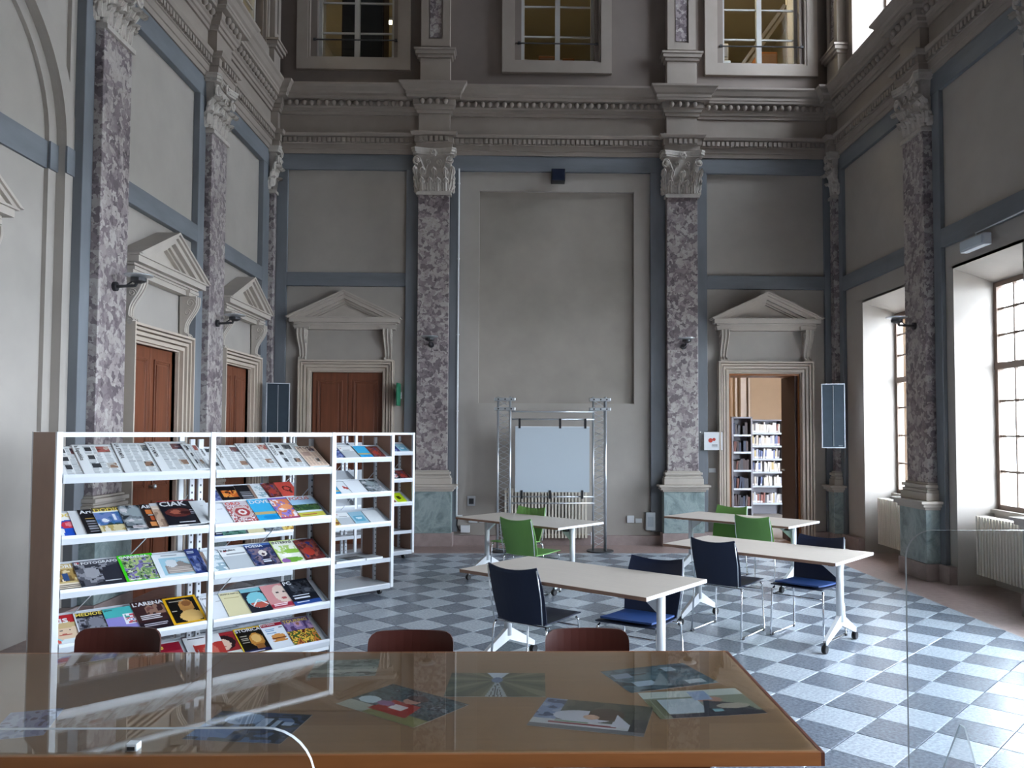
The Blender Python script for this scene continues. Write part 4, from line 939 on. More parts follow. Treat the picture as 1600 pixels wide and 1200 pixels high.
# ================================================================ prints on paper
def hexc(s): return tuple((int(s[i:i+2],16)/255)**2.2 for i in (0,2,4))
class Art:
    def __init__(s, w, h, bg):
        s.w, s.h = w, h; s.a = np.zeros((h,w,3)); s.a[:] = hexc(bg)
        s.X, s.Y = np.meshgrid((np.arange(w)+.5)/w, (np.arange(h)+.5)/h)
    def put(s, m, c): s.a[m] = hexc(c); return s
    def rect(s,x0,y0,x1,y1,c): return s.put((s.X>=x0)&(s.X<x1)&(s.Y>=y0)&(s.Y<y1),c)
    def ell(s,cx,cy,rx,ry,c,box=None):
        m = ((s.X-cx)/rx)**2+((s.Y-cy)/ry)**2 < 1
        if box: m &= (s.X>=box[0])&(s.X<box[2])&(s.Y>=box[1])&(s.Y<box[3])
        return s.put(m,c)
    def tri(s,p,c):
        m = np.ones_like(s.X,bool)
        for (x0,y0),(x1,y1) in zip(p,p[1:]+p[:1]): m &= ((x1-x0)*(s.Y-y0)-(y1-y0)*(s.X-x0)) >= 0
        return s.put(m,c)
    def noise(s,box,cols,sc=5,seed=1):
        r = np.random.RandomState(seed); g = r.rand(sc+2,sc+2)
        def n(f):
            g = r.rand(int(sc*f)+3,int(sc*f)+3); x = s.X*sc*f; y = s.Y*sc*f; i = x.astype(int); j = y.astype(int); u = x-i; v = y-j
            u = u*u*(3-2*u); v = v*v*(3-2*v)
            return (g[j,i]*(1-u)+g[j,i+1]*u)*(1-v)+(g[j+1,i]*(1-u)+g[j+1,i+1]*u)*v
        t = .6*n(1)+.4*n(2.3); t = (t-t.min())/(t.max()-t.min()+1e-9); k = np.minimum((t*len(cols)).astype(int),len(cols)-1)
        m = (s.X>=box[0])&(s.X<box[2])&(s.Y>=box[1])&(s.Y<box[3])
        for i,c in enumerate(cols): s.put(m&(k==i),c)
        return s
    def lines(s,x0,y0,x1,y1,n,c,duty=.45,seed=0):
        r = np.random.RandomState(seed)
        for i in range(n):
            a = y0+(y1-y0)*i/n; s.rect(x0,a,x1-(x1-x0)*r.rand()*.35,a+(y1-y0)/n*duty,c)
        return s
    def frame(s,t,c): return s.rect(0,0,1,t,c).rect(0,1-t,1,1,c).rect(0,0,t*1.2,1,c).rect(1-t*1.2,0,1,1,c)
    def mesh(s, W, Hh, z=0.0, bend=0.0):
        w,h = s.w,s.h; xs = np.linspace(0,W,w+1); ys = np.linspace(Hh,0,h+1)
        vs = [(x,y,z+bend*math.sin(math.pi*x/W)*(.3+.7*y/Hh)) for y in ys for x in xs]; fs = [(j*(w+1)+i,(j+1)*(w+1)+i,(j+1)*(w+1)+i+1,j*(w+1)+i+1) for j in range(h) for i in range(w)]
        me = bpy.data.meshes.new('cover'); me.from_pydata(vs,[],fs); ca = me.color_attributes.new('ink','FLOAT_COLOR','CORNER')
        c = np.ones((h*w,4,4)); c[:,:,:3] = s.a.reshape(-1,1,3); ca.data.foreach_set('color', c.ravel()); me.materials.append(M['print']); me.update(); return me
def art(k, seed=0):
    N = lambda bg: Art(26,34,bg); F_ = (0,0,1,1)
    if k in ('news','news2','pink'):
        r = np.random.RandomState(seed+11); A = Art(44,52,'e2e6e8' if k != 'pink' else 'e2cab8'); ink = 'a0a6aa' if k != 'pink' else 'a8907f'
        A.rect(0,.0,1,.015,'b4b8b8')
        x = .20 if k != 'pink' else .04
        for cx in np.arange(x,.94,.19): A.lines(cx,.05,cx+.165,.97,24,ink,.5,int(cx*100)+seed)
        if k == 'news': A.rect(.2,.30,.44,.42,'dcdedd').lines(.22,.1,.40,.9,3,'3c3f43',.5,seed)
        bx = r.rand()*.3
        A.rect(.40+bx,.05,.72+bx,.28,'dcdedd').noise((.42+bx,.07,.70+bx,.26),[['2a3148','6d4a4a','8a8f98'],['7c4a44','a9605a','c5b0a5'],['23262c','55595e','8d8d88']][seed%3],7,seed)
        A.rect(.52,.62,.76,.80,'d6d8d6').noise((.54,.64,.74,.78),['3b3a3c','8c6e5c','b7b4ae'],6,seed+3)
        if k == 'pink': A.rect(.04,.04,.96,.14,'e6cfbe').rect(.1,.3,.5,.5,'b09488')
        return A
    if k == 'food': return N('e9eaea').rect(0,.0,1,.14,'e9e6da').ell(.50,.50,.33,.22,'2b4fb0').ell(.47,.50,.24,.16,'c3364a').ell(.47,.47,.13,.08,'e2808a').tri([(.30,.62),(.62,.60),(.85,.95),(.2,.95)],'2350b8').rect(.75,.85,.95,.9,'d2a33c')
    if k in ('plainw','white'): return N('dfe3e8' if k == 'white' else 'cfd3d6').lines(.55,.2,.8,.32,3,'a4a8ac')
    if k == 'dark': return N('1d1c20').lines(.1,.45,.95,.95,5,'8c8f96',.45,3).rect(.1,.36,.9,.39,'a88a4a')
    if k == 'isl': return N('dfe3e4').rect(0,0,1,.16,'5a5038').noise((0,.2,1,.75),['d8dee4','6b7fb2','3f6a9a','2c4246'],4,2).noise((0,.72,1,.95),['cfc39a','b09c62','dcd6c4'],5,5)
    if k == 'greyface': return N('7c848a').noise(F_,['2e3336','6e767c','99a0a4','c8c5c8'],5,8).ell(.5,.28,.3,.18,'8f9a9e').lines(.2,.78,.8,.94,3,'e8dcdc')
    if k == 'abc': return N('2b211e').rect(.1,.25,.55,.42,'c9733c').rect(.2,.5,.8,.68,'b2532e').rect(.1,.74,.7,.92,'d08a52').lines(.15,.45,.9,.5,1,'efe6de')
    if k == 'beige': return N('c9b7a8').noise((0,.2,1,1),['d9cbbb','b79c88','8d7464'],4,4).rect(0,0,1,.12,'b7bcc0')
    if k == 'ciak': return N('1b1a22').ell(.42,.5,.34,.18,'5a2a26').ell(.35,.48,.14,.09,'a05a48').ell(.6,.52,.16,.06,'3a1a1c').lines(.72,.42,.92,.62,3,'b9bcc8').lines(.3,.84,.9,.93,2,'d8dae0').rect(0,0,1,.025,'9c3038')
    if k == 'orn': return N('c8bfc4').noise((0,.2,1,.95),['dfdde0','b04a4a','d8cfd0','8a3a42','e6e4e8'],9,6).ell(.5,.5,.36,.27,'c7b2ae').ell(.5,.5,.26,.19,'a23c40').ell(.5,.5,.17,.12,'e2dcd8').ell(.5,.5,.08,.06,'b04a44')
    if k == 'dove': return N('3fa8d8').rect(0,.6,1,.72,'b8a878').rect(0,.70,1,1,'2b9fd6').ell(.6,.84,.35,.09,'1c86c6').lines(.1,.28,.6,.36,2,'d8ecf4')
    if k == 'purple': return N('7a68b4').noise((0,.1,1,.9),['6a58a8','8c7cc4','d8805a','e8e0e4','5d4c90'],4,12).rect(0,.9,1,1,'a04468').ell(.55,.45,.25,.12,'e89a6a')
    if k == 'focus': return N('cfdde6').rect(0,.16,1,.5,'9cc0dc').noise((0,.4,1,.72),['2c4a34','4d6a42','1f3228','7d9a58'],5,3).rect(0,.78,1,1,'b9b24c').lines(.1,.84,.9,.95,2,'a02832')
    if k == 'story': return N('c2ad78').noise((0,.2,1,.66),['d8c9a0','a08450','6e5a38','e2d8bc'],6,9).rect(.30,.34,.48,.62,'35507e').rect(0,.72,1,1,'ddd2c0').lines(.08,.76,.95,.93,3,'5c5048')
    if k == 'foto': return N('4c4d56').noise((.0,.15,.6,.9),['2a2b32','55565f','8a8b92','3a3b44'],5,2).ell(.28,.45,.14,.2,'9a9ba2').tri([(.5,.3),(.95,.15),(.98,.95),(.42,.95)],'2e2f38').rect(0,0,1,.12,'5e5f68').lines(.45,.80,.85,.88,1,'c9cbd0').rect(.02,.02,.1,.08,'b03a44')
    if k == 'garden': return N('4a6a44').noise(F_,['2e3b2c','6a8a5c','a8b87c','7d72a8','3a4a3a','c8d0b0'],7,5).frame(.05,'3fc820').lines(.1,.88,.5,.93,1,'e4e8e0')
    if k == 'house': return N('dfe4e8').rect(.12,.18,.92,.9,'9cc4d4').tri([(.2,.85),(.2,.5),(.55,.35),(.92,.7),(.92,.85)],'8e8480').lines(.25,.6,.85,.85,5,'c3b8b0').ell(.35,.42,.13,.16,'cfd4d8').tri([(.45,.25),(.92,.2),(.92,.6)],'c5d4dc').lines(.2,.06,.6,.12,1,'7d848a')
    if k == 'bluegr': return N('2a3870').noise((0,.3,1,.9),['24305c','4a5a94','8a96c0'],4,3).lines(.1,.1,.8,.2,2,'c8d0e4')
    if k == 'bluegr2': return N('8fb4c6').rect(.1,.3,.9,.8,'5a9ab4').ell(.5,.5,.25,.1,'cfe0e8')
    if k == 'sketch': return N('d3dade').rect(0,0,.12,1,'8a7468').noise((.2,.1,.95,.45),['dde3e6','9fb4bc','cfd8dc'],6,7).noise((.2,.55,.95,.9),['dde3e6','8fa8b4','cfd8dc'],6,8)
    if k == 'mulino': return N('dcdfe0').rect(0,.36,1,1,'b4babf').lines(.15,.24,.85,.31,2,'8e9296').rect(.12,.10,.2,.16,'b0383c')
    if k == 'scream': return N('23305a').noise((0,.2,1,1),['1c2440','3a466e','7a6a78','2a2f48'],6,15).ell(.48,.42,.14,.13,'d8cfc8').ell(.48,.47,.05,.05,'3a2a34').tri([(.3,.95),(.42,.55),(.58,.55),(.72,.95)],'2c2a3c').lines(.35,.72,.7,.85,3,'d4d8e4').rect(0,0,1,.08,'4464a0')
    if k == 'interni': return N('dfe2d4').noise((0,.25,1,.6),['dfe2d4','a8c470','dfe2d4'],5,21).ell(.6,.5,.3,.1,'8ab84a').ell(.45,.86,.4,.1,'6a9c3c').ell(.2,.9,.16,.1,'8a5c9c').ell(.35,.66,.18,.08,'f0f0ea').frame(.02,'b8d070')
    if k == 'darkred': return N('4a2226').noise(F_,['33181c','5c2a2c','8a4a40','2c3a78'],5,6).ell(.4,.6,.25,.2,'a03a30')
    if k == 'venus': return N('b02a30').rect(0,.70,.35,1,'8fc4cc').ell(.42,.56,.33,.28,'dcc3a8').ell(.42,.34,.33,.1,'c9b284').tri([(.1,1),(.3,.8),(.7,.8),(1,1)],'d8e4e8').ell(.38,.66,.14,.03,'b0584c').ell(.3,.52,.04,.015,'3a3a44').ell(.52,.52,.04,.015,'3a3a44').rect(.78,.62,1,.9,'cfe0e4').ell(.14,.86,.1,.07,'d8584c')
    if k == 'medio': return N('2c2c34').noise((0,.2,1,.85),['23242c','55565e','8a8c96','3c3d46','b4b6c0'],6,18).ell(.5,.4,.2,.16,'7c7e88').rect(0,0,1,.17,'1d1c20').frame(.02,'c9ccd4')
    if k == 'teal': return N('8c86c8').rect(0,0,1,.34,'4cb0b0').rect(.42,.26,.88,.66,'e4e4ea').noise((.46,.30,.84,.62),['e4e4ea','4a9a90','c04a5a','e4e4ea','5a6ab0'],8,4).lines(.15,.84,.6,.88,1,'5a54a0')
    if k == 'limes': return N('3a2426').noise((.3,.1,1,.5),['6a4440','8a6a5c','3a2426','c0a898'],6,9).lines(.1,.5,.8,.68,3,'d8d4d8',.6).rect(0,.74,1,1,'241a22').lines(.1,.8,.9,.92,2,'b8b4c0',.6)
    if k == 'natgeo': return N('14120f').ell(.6,.38,.22,.26,'c08a4c').ell(.62,.75,.34,.22,'d8b06c').ell(.62,.28,.14,.1,'8c5a34').frame(.055,'e0a81c').lines(.15,.15,.7,.19,1,'b8b0a0').lines(.1,.5,.3,.6,2,'c0b8a8')
    if k == 'cream': return N('d8cfa6').lines(.12,.22,.8,.26,1,'b0a478')
    if k == 'peace': return N('20242e').rect(0,0,1,.14,'7ab4c0').ell(.5,.5,.42,.33,'7cc0cc').ell(.5,.62,.34,.2,'b4584c',(0,.58,1,1)).rect(.485,.2,.515,.82,'e4ecee').tri([(.5,.48),(.54,.48),(.82,.72),(.78,.74)],'e4ecee').tri([(.46,.48),(.5,.48),(.22,.74),(.18,.72)],'e4ecee')
    if k == 'face': return N('c88a8c').ell(.66,.42,.33,.36,'d8c0b4').ell(.52,.36,.06,.03,'3c3236').ell(.78,.36,.06,.03,'3c3236').ell(.66,.6,.12,.04,'a84c50').rect(0,.78,1,.95,'a03044').lines(.1,.8,.8,.93,2,'efe0e4')
    if k == 'pc': return N('1c2028').noise((.2,.1,1,.6),['16181e','3a3e46','5c6068'],7,30).lines(.1,.62,.9,.8,2,'c8d0dc').rect(.0,.85,1,1,'2c4a8a').lines(.1,.88,.7,.95,1,'d8dce4')
    if k == 'sapere': return N('8c1c30').noise((0,.3,1,1),['8c1c30','b0384a','6c1424'],3,6).rect(0,.3,.28,.5,'c0303c').rect(0,.5,.34,.9,'58b8d8').lines(.03,.58,.3,.82,3,'1c5c84').rect(0,.0,.3,.28,'5c2048')
    if k == 'redface': return N('e0e2e4').rect(.2,.28,1,1,'b03a34').ell(.6,.62,.22,.26,'c86a5c').lines(.25,.3,.9,.36,1,'e8dcd8').lines(.1,.06,.7,.14,1,'2c2c30')
    if k == 'woman': return N('8c2a2c').ell(.42,.38,.34,.26,'2a1c1e').ell(.40,.44,.2,.2,'d8b8a4').tri([(.1,1),(.3,.72),(.8,.72),(1,1)],'d4dad4').ell(.34,.52,.07,.02,'a8342c').rect(.05,.02,.9,.08,'a83038').ell(.34,.41,.03,.012,'2a1c1e').ell(.50,.41,.03,.012,'2a1c1e')
    if k == 'storica': return N('17140f').ell(.62,.5,.24,.26,'b8803c').ell(.62,.44,.16,.15,'dcb06c').rect(.5,.66,.78,.82,'8a5a2c').lines(.12,.3,.4,.6,4,'a8a090').rect(0,.82,1,.96,'20244c').lines(.15,.84,.85,.94,2,'d8d8e8').frame(.045,'e0b81c')
    if k == 'burger': return N('dde4ec').rect(.04,.03,.96,.15,'a01c34').ell(.5,.6,.3,.07,'b8763c').ell(.5,.52,.28,.07,'d09050').rect(.22,.58,.8,.62,'5c3020').lines(.1,.24,.6,.44,3,'6a9cc8').ell(.5,.7,.3,.05,'c48848').rect(.7,.2,.85,.24,'2c3a4c')
    if k == 'touring': return N('6a5478').noise((0,.16,1,.5),['54406c','8a78a8','c09cc0','a87058'],4,14).noise((0,.48,1,1),['7c3c28','c87c3c','3c5c2c','e0b44c','5a2c24','88a04c'],7,11)
    if k == 'bird': return N('dfe4e8').tri([(.3,.3),(.75,.5),(.5,.62)],'b04038').ell(.5,.5,.2,.07,'b04038')
    if k == 'gold': return N('c8a040').noise(F_,['c8a040','e0c878','a8782c'],4,7).ell(.4,.7,.2,.12,'7a4c1c')
    if k == 'fire': return N('141216').noise((.1,.25,.9,.75),['1c1414','c8642c','e89848','5c2418'],5,2)
    if k == 'redl': return N('c04a40').ell(.5,.45,.26,.2,'4a1c1c').ell(.5,.45,.18,.13,'c04a40').rect(.55,.6,.7,.8,'4a1c1c')
    if k == 'forest': return N('24403c').noise(F_,['1c3430','2c5448','5c8478','1a2a30'],4,5)
    if k == 'cd': return N('18181c').ell(.42,.55,.32,.26,'c8ccd4').ell(.42,.55,.26,.2,'b84c44').ell(.42,.55,.16,.13,'dfe2e8').ell(.42,.55,.05,.04,'18181c').rect(.3,.0,.8,.14,'d8dce0')
    if k == 'lime': return N('b8d020').ell(.5,.5,.2,.15,'3c3c14').rect(.3,.3,.7,.34,'3c3c14').rect(0,0,.06,1,'e0e8b0')
    return N('888888')
TC = {'k':'darkmetal','w':'white','y':None,'r':'red'}
M['yellowink'] = flat('yellow_ink', (.72,.56,.10), .5)

# ================================================================ magazine racks
ZR = [1.485,1.114,.79,.465,.18]; A30 = math.radians(30)
def rack(x, y, bw, flat_rows, lbl, deg=43.3):
    nb = 2; L = bw*nb; D = .60; t = thing('magazine_rack',lbl,'magazine rack',(x,y,0),math.radians(deg),'double-sided magazine racks on casters'); HT = 1.745
    for i in (0,nb):
        x0 = i*bw-.009; MB().box(x0-.009,x0+.009 if i else x0+.009,.035,D-.035,.07,HT-.002).obj('end_panel','rackside',t,bevel=.002)
    for i in range(nb+1):
        for yy in (0,D-.035): MB().box(i*bw-.018,i*bw+.018,yy,yy+.035,.075 if i != 1 else .075,HT).obj('post','white',t,bevel=.003)
        x0 = min(max(i*bw,.03),L-.03)
        for dx in ((-.03,.03) if 0 < i < nb else (0,)):
            q = MB(); q.box(x0+dx-.016,x0+dx+.016,D/2-.015,D/2+.015,.08,HT-.05); p = q.obj('slotted_upright','whitem',t)
            q = MB(); [q.box(x0+dx-.005,x0+dx+.005,D/2-.0175,D/2-.0145,z_,z_+.014) for z_ in np.arange(.16,HT-.1,.05)]; q.obj('slots','darkmetal',p)
    for b in range(nb):
        for yy in (.003,D-.032): MB().box(b*bw+.018,(b+1)*bw-.018,yy,yy+.03,HT-.032,HT-.002).obj('top_rail','white',t,bevel=.002)
        MB().tube([(b*bw+.05,D/2+.004,.45),(b*bw+bw-.05,D/2+.004,1.3)],.004,5).obj('brace_wire','alu',t)
        MB().box(b*bw+.018,(b+1)*bw-.018,.01,D-.01,.095,.12).obj('base_deck','white',t)
        for r,zr in enumerate(ZR):
            for sd in (0,1):
                fy = (lambda v: v) if not sd else (lambda v: D-v)
                Q = MB(lambda a,b_,c: (a,fy(b_),c)); xa,xb = b*bw+.022,(b+1)*bw-.022
                if r in flat_rows:
                    Q.box(xa,xb,.005,.28,zr-.10,zr-.085); Q.box(xa,xb,.003,.010,zr-.115,zr-.07)
                else:
                    Q.xprism([(.008,zr-.034),(.27,zr+.117),(.268,zr+.121),(.006,zr-.030)],xa,xb); Q.xprism([(.0,zr),(.006,zr),(.018,zr-.05),(.0,zr-.055),(-.004,zr-.02)],xa,xb)
                    for xx in (xa,xb-.003): Q.xprism([(.005,zr-.045),(.27,zr+.06),(.27,zr+.12),(.005,zr)],xx,xx+.003)
                    Q.box(xa,xb,.262,.272,zr+.07,zr+.12)
                Q.obj('tray','whitem',t)
    for xx in (.10,bw,L-.10):
        for yy in (.09,D-.09):
            q = MB(); q.box(xx-.02,xx+.02,yy-.02,yy+.02,.07,.096); c = q.obj('caster_fork','whitem',t)
            MB().lathe([(0,-.012),(.036,-.012),(.036,.012),(0,.012)],(xx,yy,.036),14,0).obj('wheel','black',c)
    t['_m'] = 1; del t['_m']
    return t, Matrix.Translation((x,y,0))@Matrix.Rotation(math.radians(deg),4,'Z')
def lay(RM, rows, where, rackgrp, seed0=0):
    lift = {}
    for i,(row,s,w_,h,kind,title,tc,ts,lbl) in enumerate(rows):
        news = kind in ('news','news2','pink'); key = (row, s > .93); n = lift.get(key,0); lift[key] = n+1
        th = .007 if news else .0045
        off = .005+n*(.0062 if news else .0050)
        tilt = random.uniform(-.03,.03)
        m = RM@Matrix.Translation((s,.012,ZR[row]-.030))@Matrix.Rotation(A30,4,'X')@Matrix.Translation((0,.012,off))@Matrix.Rotation(tilt,4,'Z')
        nm = 'newspaper' if news else ('magazine' if where != 3 and h > .245 else 'leaflet')
        t = thing(nm,lbl,nm,(0,0,0),0,rackgrp%['top','second','third','fourth','bottom'][row]); t.matrix_world = m
        a = art(kind,seed0+i)
        if where != 1: a2 = Art(14,18,'000000'); idx = (np.linspace(0,a.h-1,18).astype(int)[:,None],np.linspace(0,a.w-1,14).astype(int)[None,:]); a2.a = a.a[idx]; a = a2
        q = MB(); q.box(0,w_,0,h,0,th-.0006); b = q.obj('pages','news' if news else 'paper',t)
        if news:
            for k in (1,2): MB().box(-.003*k,w_-.004*k,.006*k,h+.004*k,-.0015*k-.001,-.0015*k).obj('inner_sheet','news',b)
            MB().tube([(0,0,th/2),(0,h,th/2)],th/2,6).obj('fold','news',b)
        link('cover',a.mesh(w_,h,th),t)
        if title:
            mt = M['yellowink'] if tc == 'y' else M[TC[tc]]
            tm = text_mesh(title, ts, mt, .025)
            wt = max((v.co.x for v in tm.vertices), default=.1); maxw = (w_-.016) if not news or kind == 'pink' else (h-.03)
            sc_ = min(1, maxw/max(wt,.01))
            if news and kind != 'pink': mm = Matrix.Translation((.012,h-.015,th+.0006))@Matrix.Rotation(-math.pi/2,4,'Z')@Matrix.Diagonal((sc_,max(sc_,.8),1,1))
            else: mm = Matrix.Translation((.008,h-.010-ts*.72,th+.0006))@Matrix.Diagonal((sc_,max(sc_,.75),1,1))
            link('masthead',tm,t,mm)
r1,RM1 = rack(-2.78,4.876,.932,(),'white magazine rack with brown end panels, nearest and fullest of the three')
lay(RM1,RACK1,1,'magazines on the %s row of the nearest rack')
r2_,RM2 = rack(-2.801,7.356,.98,(3,4),'second magazine rack, partly hidden behind the nearest one')
lay(RM2,RACK2,2,'leaflets on the %s row of the middle rack',50)
r3_,RM3 = rack(-2.815,9.895,.92,(3,4),'farthest magazine rack, only its right end visible')
lay(RM3,RACK3,3,'brochures on the %s row of the far rack',90)
# flat papers on the low shelf of the middle rack
for i,(s,yy,w_,h,c,lbl) in enumerate([(1.30,.03,.20,.22,'sketch','grey booklet lying flat on the low shelf of the middle rack, left'),(1.46,.05,.21,.2,'dark','dark paper lying flat on the low shelf of the middle rack, middle'),(1.66,.03,.20,.21,'plainw','white paper lying flat on the low shelf of the middle rack, right')]):
    t = thing('leaflet',lbl,'leaflet',(0,0,0),0,'papers lying on the low shelf'); t.matrix_world = RM2@Matrix.Translation((s,yy,ZR[3]-.084))
    MB().box(0,w_,0,h,0,.03).obj('pages','paper',t); link('cover',art(c).mesh(w_,h,.031),t)

# ================================================================ photo prints on the desk
def pprint(corner, lbl, A):     # corners TL, TR, BR, BL on the desk
    tl,tr,br,bl = [Vector((a,b,0)) for a,b in corner]; c = (tl+tr+br+bl)/4; ux = ((tr-tl)+(br-bl))/2; uy = ((tl-bl)+(tr-br))/2
    w_,h = ux.length, uy.length; a = math.atan2(ux.y,ux.x); uy = Vector((-math.sin(a),math.cos(a),0))
    t = thing('photo_print',lbl,'photo print',(c.x,c.y,.7442),a,'photo prints under the glass')
    MB().box(-w_/2,w_/2,-h/2,h/2,0,.0004).obj('paper','paper',t); link('picture',A.mesh(w_,h,.0007),t,Matrix.Translation((-w_/2,-h/2,0)))
def Big(bg): return Art(84,60,bg)
pprint([(-.507,3.232),(-.189,2.985),(-.348,2.749),(-.669,2.991)],'photo print with a person in red reading among books, set at an angle',
    Big('3a4a4c').noise((0,0,1,1),['2a3436','3f5054','566a70','2c2e38','7c8a94'],12,2).rect(0,.75,1,1,'8a8a58').rect(.0,.75,.35,1,'b0b4a8').tri([(.30,.85),(.36,.45),(.7,.45),(.78,.85)],'a8281c').ell(.52,.34,.09,.12,'c89a88').ell(.52,.24,.12,.10,'4a3030').rect(.45,.55,.62,.7,'e0dce0').ell(.16,.62,.12,.12,'c4dcE8').ell(.36,.6,.1,.08,'8c5c8c'))
A = Big('5c6250')
for i in range(16):
    a = i*math.pi/8; A.tri([(.5,.3),(.5+math.cos(a)*1.2,.3+math.sin(a)*1.2),(.5+math.cos(a+.2)*1.2,.3+math.sin(a+.2)*1.2)],'444c42' if i%2 else '787c68')
A.tri([(.5,.35),(.38,0),(.62,0)],'c4d4e8').tri([(.5,.3),(.62,1),(.40,1)],'a8b4bc').ell(.5,.32,.06,.12,'5c78a0')
for x in (.44,.48,.52,.56): A.tri([(.5,.35),(x+.014,1),(x,1)],'3c4448')
pprint([(-.273,3.367),(.112,3.362),(.102,3.061),(-.29,3.073)],'photo print of library aisles receding to a bright window',A)
pprint([(.104,3.053),(.489,2.948),(.422,2.657),(.033,2.773)],'photo print of a person in white asleep over an open book',
    Big('4c5048').noise((0,0,1,.5),['4c5048','3e443e','5a5c50'],5,4).rect(0,0,.2,.75,'5a6c8c').noise((0,0,.2,.75),['38486c','7c90b4','a0aac4'],9,5).rect(0,.72,1,.88,'c0c4cc').ell(.42,.55,.26,.2,'c4c8d8').ell(.62,.42,.16,.2,'4a3830').ell(.50,.55,.07,.08,'d0a890').rect(.15,.78,.75,.84,'8c3040').rect(.2,.74,.5,.77,'5c8c60').rect(0,.88,1,1,'6c7078').tri([(.72,.4),(.9,.8),(.7,.8)],'c4c8d8').rect(.86,.5,1,.9,'2c3038'))
pprint([(.717,3.515),(.804,3.233),(.44,3.101),(.344,3.368)],'dark photo print of desks and lamps, farthest right',
    Big('3c4e58').noise((0,0,1,1),['30424c','48606c','5c7884','2c343c'],6,9).rect(.12,.2,.3,.34,'a8bccc').rect(.6,.62,.8,.85,'a4bcd4').rect(.2,.75,.4,.95,'8c9cb4').tri([(.3,.4),(.9,.5),(.8,.68)],'84949c').rect(.75,.1,.9,.3,'b4c4d0'))
pprint([(.458,3.101),(.86,3.159),(.891,2.876),(.505,2.823)],'photo print of a person at a pale desk by a window',
    Big('8c9484').rect(0,0,1,.25,'c0ccc8').rect(.1,.32,.5,.85,'b4c4d0').rect(.06,.3,.12,.9,'6c7058').rect(0,.3,.05,1,'74785c').ell(.62,.4,.12,.12,'b08474').tri([(.42,.95),(.55,.42),(.9,.6),(.98,.95)],'2c3440').ell(.78,.66,.16,.1,'b0a89c').rect(.48,.05,.66,.4,'8ca4c8').rect(.12,.86,1,1,'343440').rect(.55,.75,.64,.85,'7cb0b8'))
pprint([(-1.049,2.915),(-.737,2.891),(-.76,2.609),(-1.117,2.674)],'dark blue photo print near the front left of the desk',
    Big('2c3c5c').noise((0,0,1,1),['1c2434','34486c','2a3038','5c78a4'],5,12).ell(.35,.25,.2,.2,'8cb0dc').rect(.55,.2,.65,.5,'b4ccec').rect(.7,.25,.76,.5,'a4bcdc').rect(.8,.3,.9,.42,'b4ccec').rect(0,.6,.4,.9,'6c90c8'))
pprint([(-1.842,2.906),(-1.676,2.95),(-1.543,2.719),(-1.70,2.665)],'bluish photo print at the left end of the desk',
    Big('54608c').noise((0,0,1,1),['3c4468','7c88b4','9ca8cc','5a5478'],5,22))
pprint([(-.878,3.56),(-.622,3.57),(-.583,3.344),(-.876,3.304)],'grey green photo print of a crowd at a table, far left of the desk',
    Big('5c6c6c').noise((0,0,1,1),['4c5c5c','7c8c88','9ca8a4','3c4848'],6,31).rect(0,.6,1,.75,'b4bcb4'))

# ---- brown chairs behind the desk
def brown_chair(x, y, lbl, deg=180):
    t = thing('plywood_chair',lbl,'chair',(x,y,0),math.radians(deg),'brown plywood chairs tucked behind the desk'); N = 12
    def shell(z0,z1,yf,half,rad,th,name,mat):
        q = MB(); pts = []
        for cx,cz,a0 in ((half-rad,z1-rad,0),(-half+rad,z1-rad,90),(-half+rad,z0+rad,180),(half-rad,z0+rad,270)):
            for i in range(7): a = math.radians(a0+i*15); pts.append((cx+rad*math.cos(a),cz+rad*math.sin(a)))
        f = lambda a,z: yf(z)-.045*(1-(a/half)**2); q = MB(); K = 17; vs = []
        for k in range(K):
            a = half*math.sin((k/(K-1)-.5)*math.pi); e = max(0,abs(a)-(half-rad)); dz = rad-math.sqrt(max(0,rad*rad-e*e))
            for r_ in range(5):
                z = z0+dz+(z1-z0-2*dz)*r_/4; vs.append((a,f(a,z),z))
        fs = [(k*5+r_,(k+1)*5+r_,(k+1)*5+r_+1,k*5+r_+1) for k in range(K-1) for r_ in range(4)]; m = len(vs)
        rim = [k*5 for k in range(K)]+[(K-1)*5+r_ for r_ in range(1,5)]+[k*5+4 for k in range(K-2,-1,-1)]+[r_ for r_ in (3,2,1)]
        q.add(vs+[(a,b-th,c) for a,b,c in vs], fs+[tuple(x+m for x in reversed(f_)) for f_ in fs]+[(rim[i],rim[(i+1)%len(rim)],rim[(i+1)%len(rim)]+m,rim[i]+m) for i in range(len(rim))])
        return q.obj(name,mat,t)
    shell(.50,.785,lambda z: -.19-.10*(z-.45),.205,.05,.014,'backrest','redwood')
    q = MB(); q.prism([(-.19,-.19),(.19,-.19),(.205,.0),(.205,.17),(.17,.21),(-.17,.21),(-.205,.17),(-.205,.0)],.435,.45); q.obj('seat','redwood',t,bevel=.006)
    for s_ in (-1,1):
        MB().tube([(s_*.18,.17,.43),(s_*.21,.21,.0)],.011,8).obj('leg','black',t); MB().tube([(s_*.19,-.255,.0),(s_*.185,-.215,.44),(s_*.17,-.235,.60)],.011,8).obj('leg','black',t)
        MB().tube([(s_*.215,-.16,.80-.03),(s_*.207,-.2,.6)],.003,5).obj('edge_highlight_strip','chrome',t) if False else None
    MB().tube([(-.18,.16,.425),(.18,.16,.425)],.009,6).tube([(-.18,-.18,.425),(.18,-.18,.425)],.009,6).obj('seat_rail','black',t)
brown_chair(-1.95,3.73,'dark red plywood chair behind the left of the desk, in front of the rack')
brown_chair(-.52,3.66,'dark red plywood chair behind the desk, middle one of three')
brown_chair(.335,3.69,'dark red plywood chair behind the desk, right one of three')

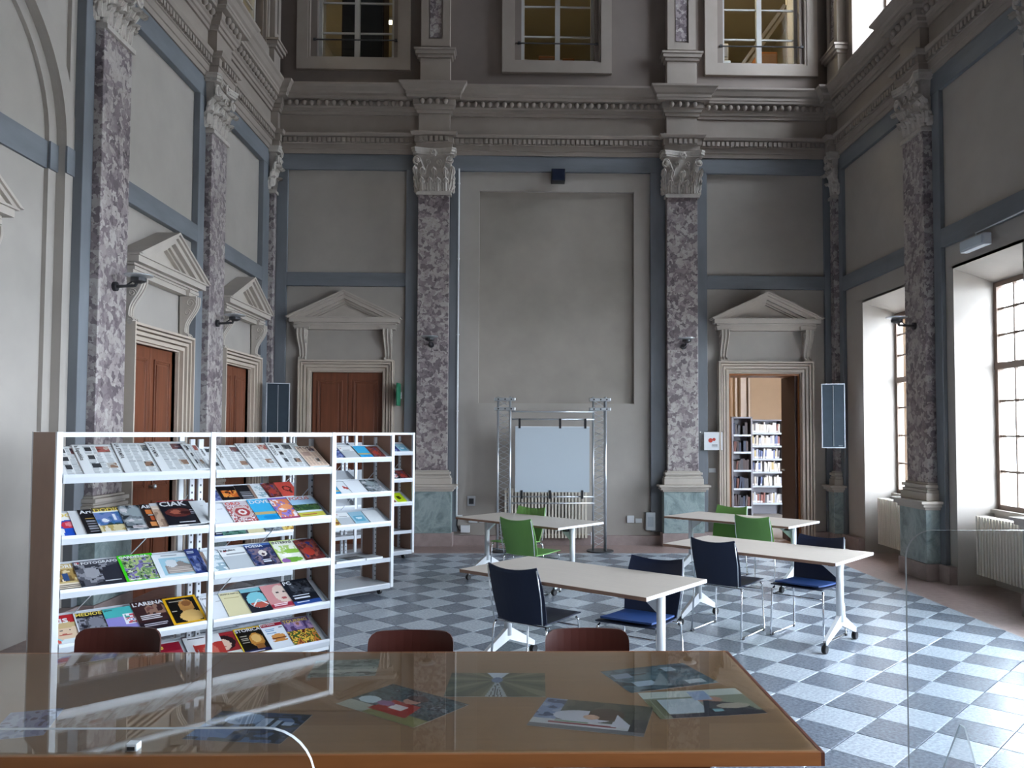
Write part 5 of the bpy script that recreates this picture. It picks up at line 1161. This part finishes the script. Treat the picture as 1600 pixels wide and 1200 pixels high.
# ---- reception counter with acrylic screens (mostly below the frame)
t = thing('reception_counter','low counter carrying the acrylic screens, just below the view','counter',(0,0,0))
MB().box(-2.2,2.4,1.05,2.32,.70,.742).obj('counter_top','whitem',t,bevel=.004); MB().box(-2.1,2.3,1.15,2.22,0,.70).obj('counter_body','rackside',t)
def screen(x0,x1,y,z1,r,cl,cr,lbl,feet):
    t = thing('acrylic_screen',lbl,'screen',(0,y,0),0,'clear acrylic screens on the counter'); pts = []; z0 = .742
    def arc(cx,cz,a0): return [(cx+r*math.cos(math.radians(a0+i*11.25)),cz+r*math.sin(math.radians(a0+i*11.25))) for i in range(9)]
    pts = [(x0,z0),(x1,z0)]+(arc(x1-r,z1-r,0) if cr else [(x1,z1)])+(arc(x0+r,z1-r,90) if cl else [(x0,z1)])
    q = MB(lambda a,z,n: (a,n,z)); q.add([(a,z,-.004) for a,z in pts],[tuple(range(len(pts)))]); q.add([(a,z,.004) for a,z in pts],[tuple(range(len(pts)))]); q.obj('sheet','acrylic',t)
    n = len(pts); q = MB(lambda a,z,n_: (a,n_,z)); q.add([(a,z,-.004) for a,z in pts]+[(a,z,.004) for a,z in pts],[(i,(i+1)%n,n+(i+1)%n,n+i) for i in range(n)]); q.obj('polished_edge','screenedge',t)
    for xx in feet:
        q = MB(lambda a,z,n_: (n_,a,z)); P_ = [(-.14,z0),(.14,z0),(.012,z0+.22),(-.012,z0+.22)]
        q.add([(a,z,xx-.0025) for a,z in P_],[(0,1,2,3)]); q.add([(a,z,xx+.0025) for a,z in P_],[(0,1,2,3)]); o = q.obj('foot','acrylic',t)
        q = MB(lambda a,z,n_: (n_,a,z)); q.add([(a,z,xx-.0025) for a,z in P_]+[(a,z,xx+.0025) for a,z in P_],[(i,(i+1)%4,4+(i+1)%4,4+i) for i in range(4)]); q.obj('foot_edge','screenedge',o)
screen(1.052,2.25,2.15,1.488,.075,True,True,'clear acrylic screen with rounded corner at the right edge',[1.20,2.05])
screen(-1.9,-.30,1.2,1.313,.075,True,True,'clear acrylic screen low at the left front corner',[-1.75,-.9])
t = thing('glass_clip','small white clip on the near edge of the desk glass','clip',(-1.215,2.575,.7565)); MB().box(-.018,.018,-.014,.02,-.012,.012).obj('clip_body','white',t,bevel=.003); MB().box(-.012,.012,-.016,-.014,-.008,.004).obj('clip_pad','black',t)
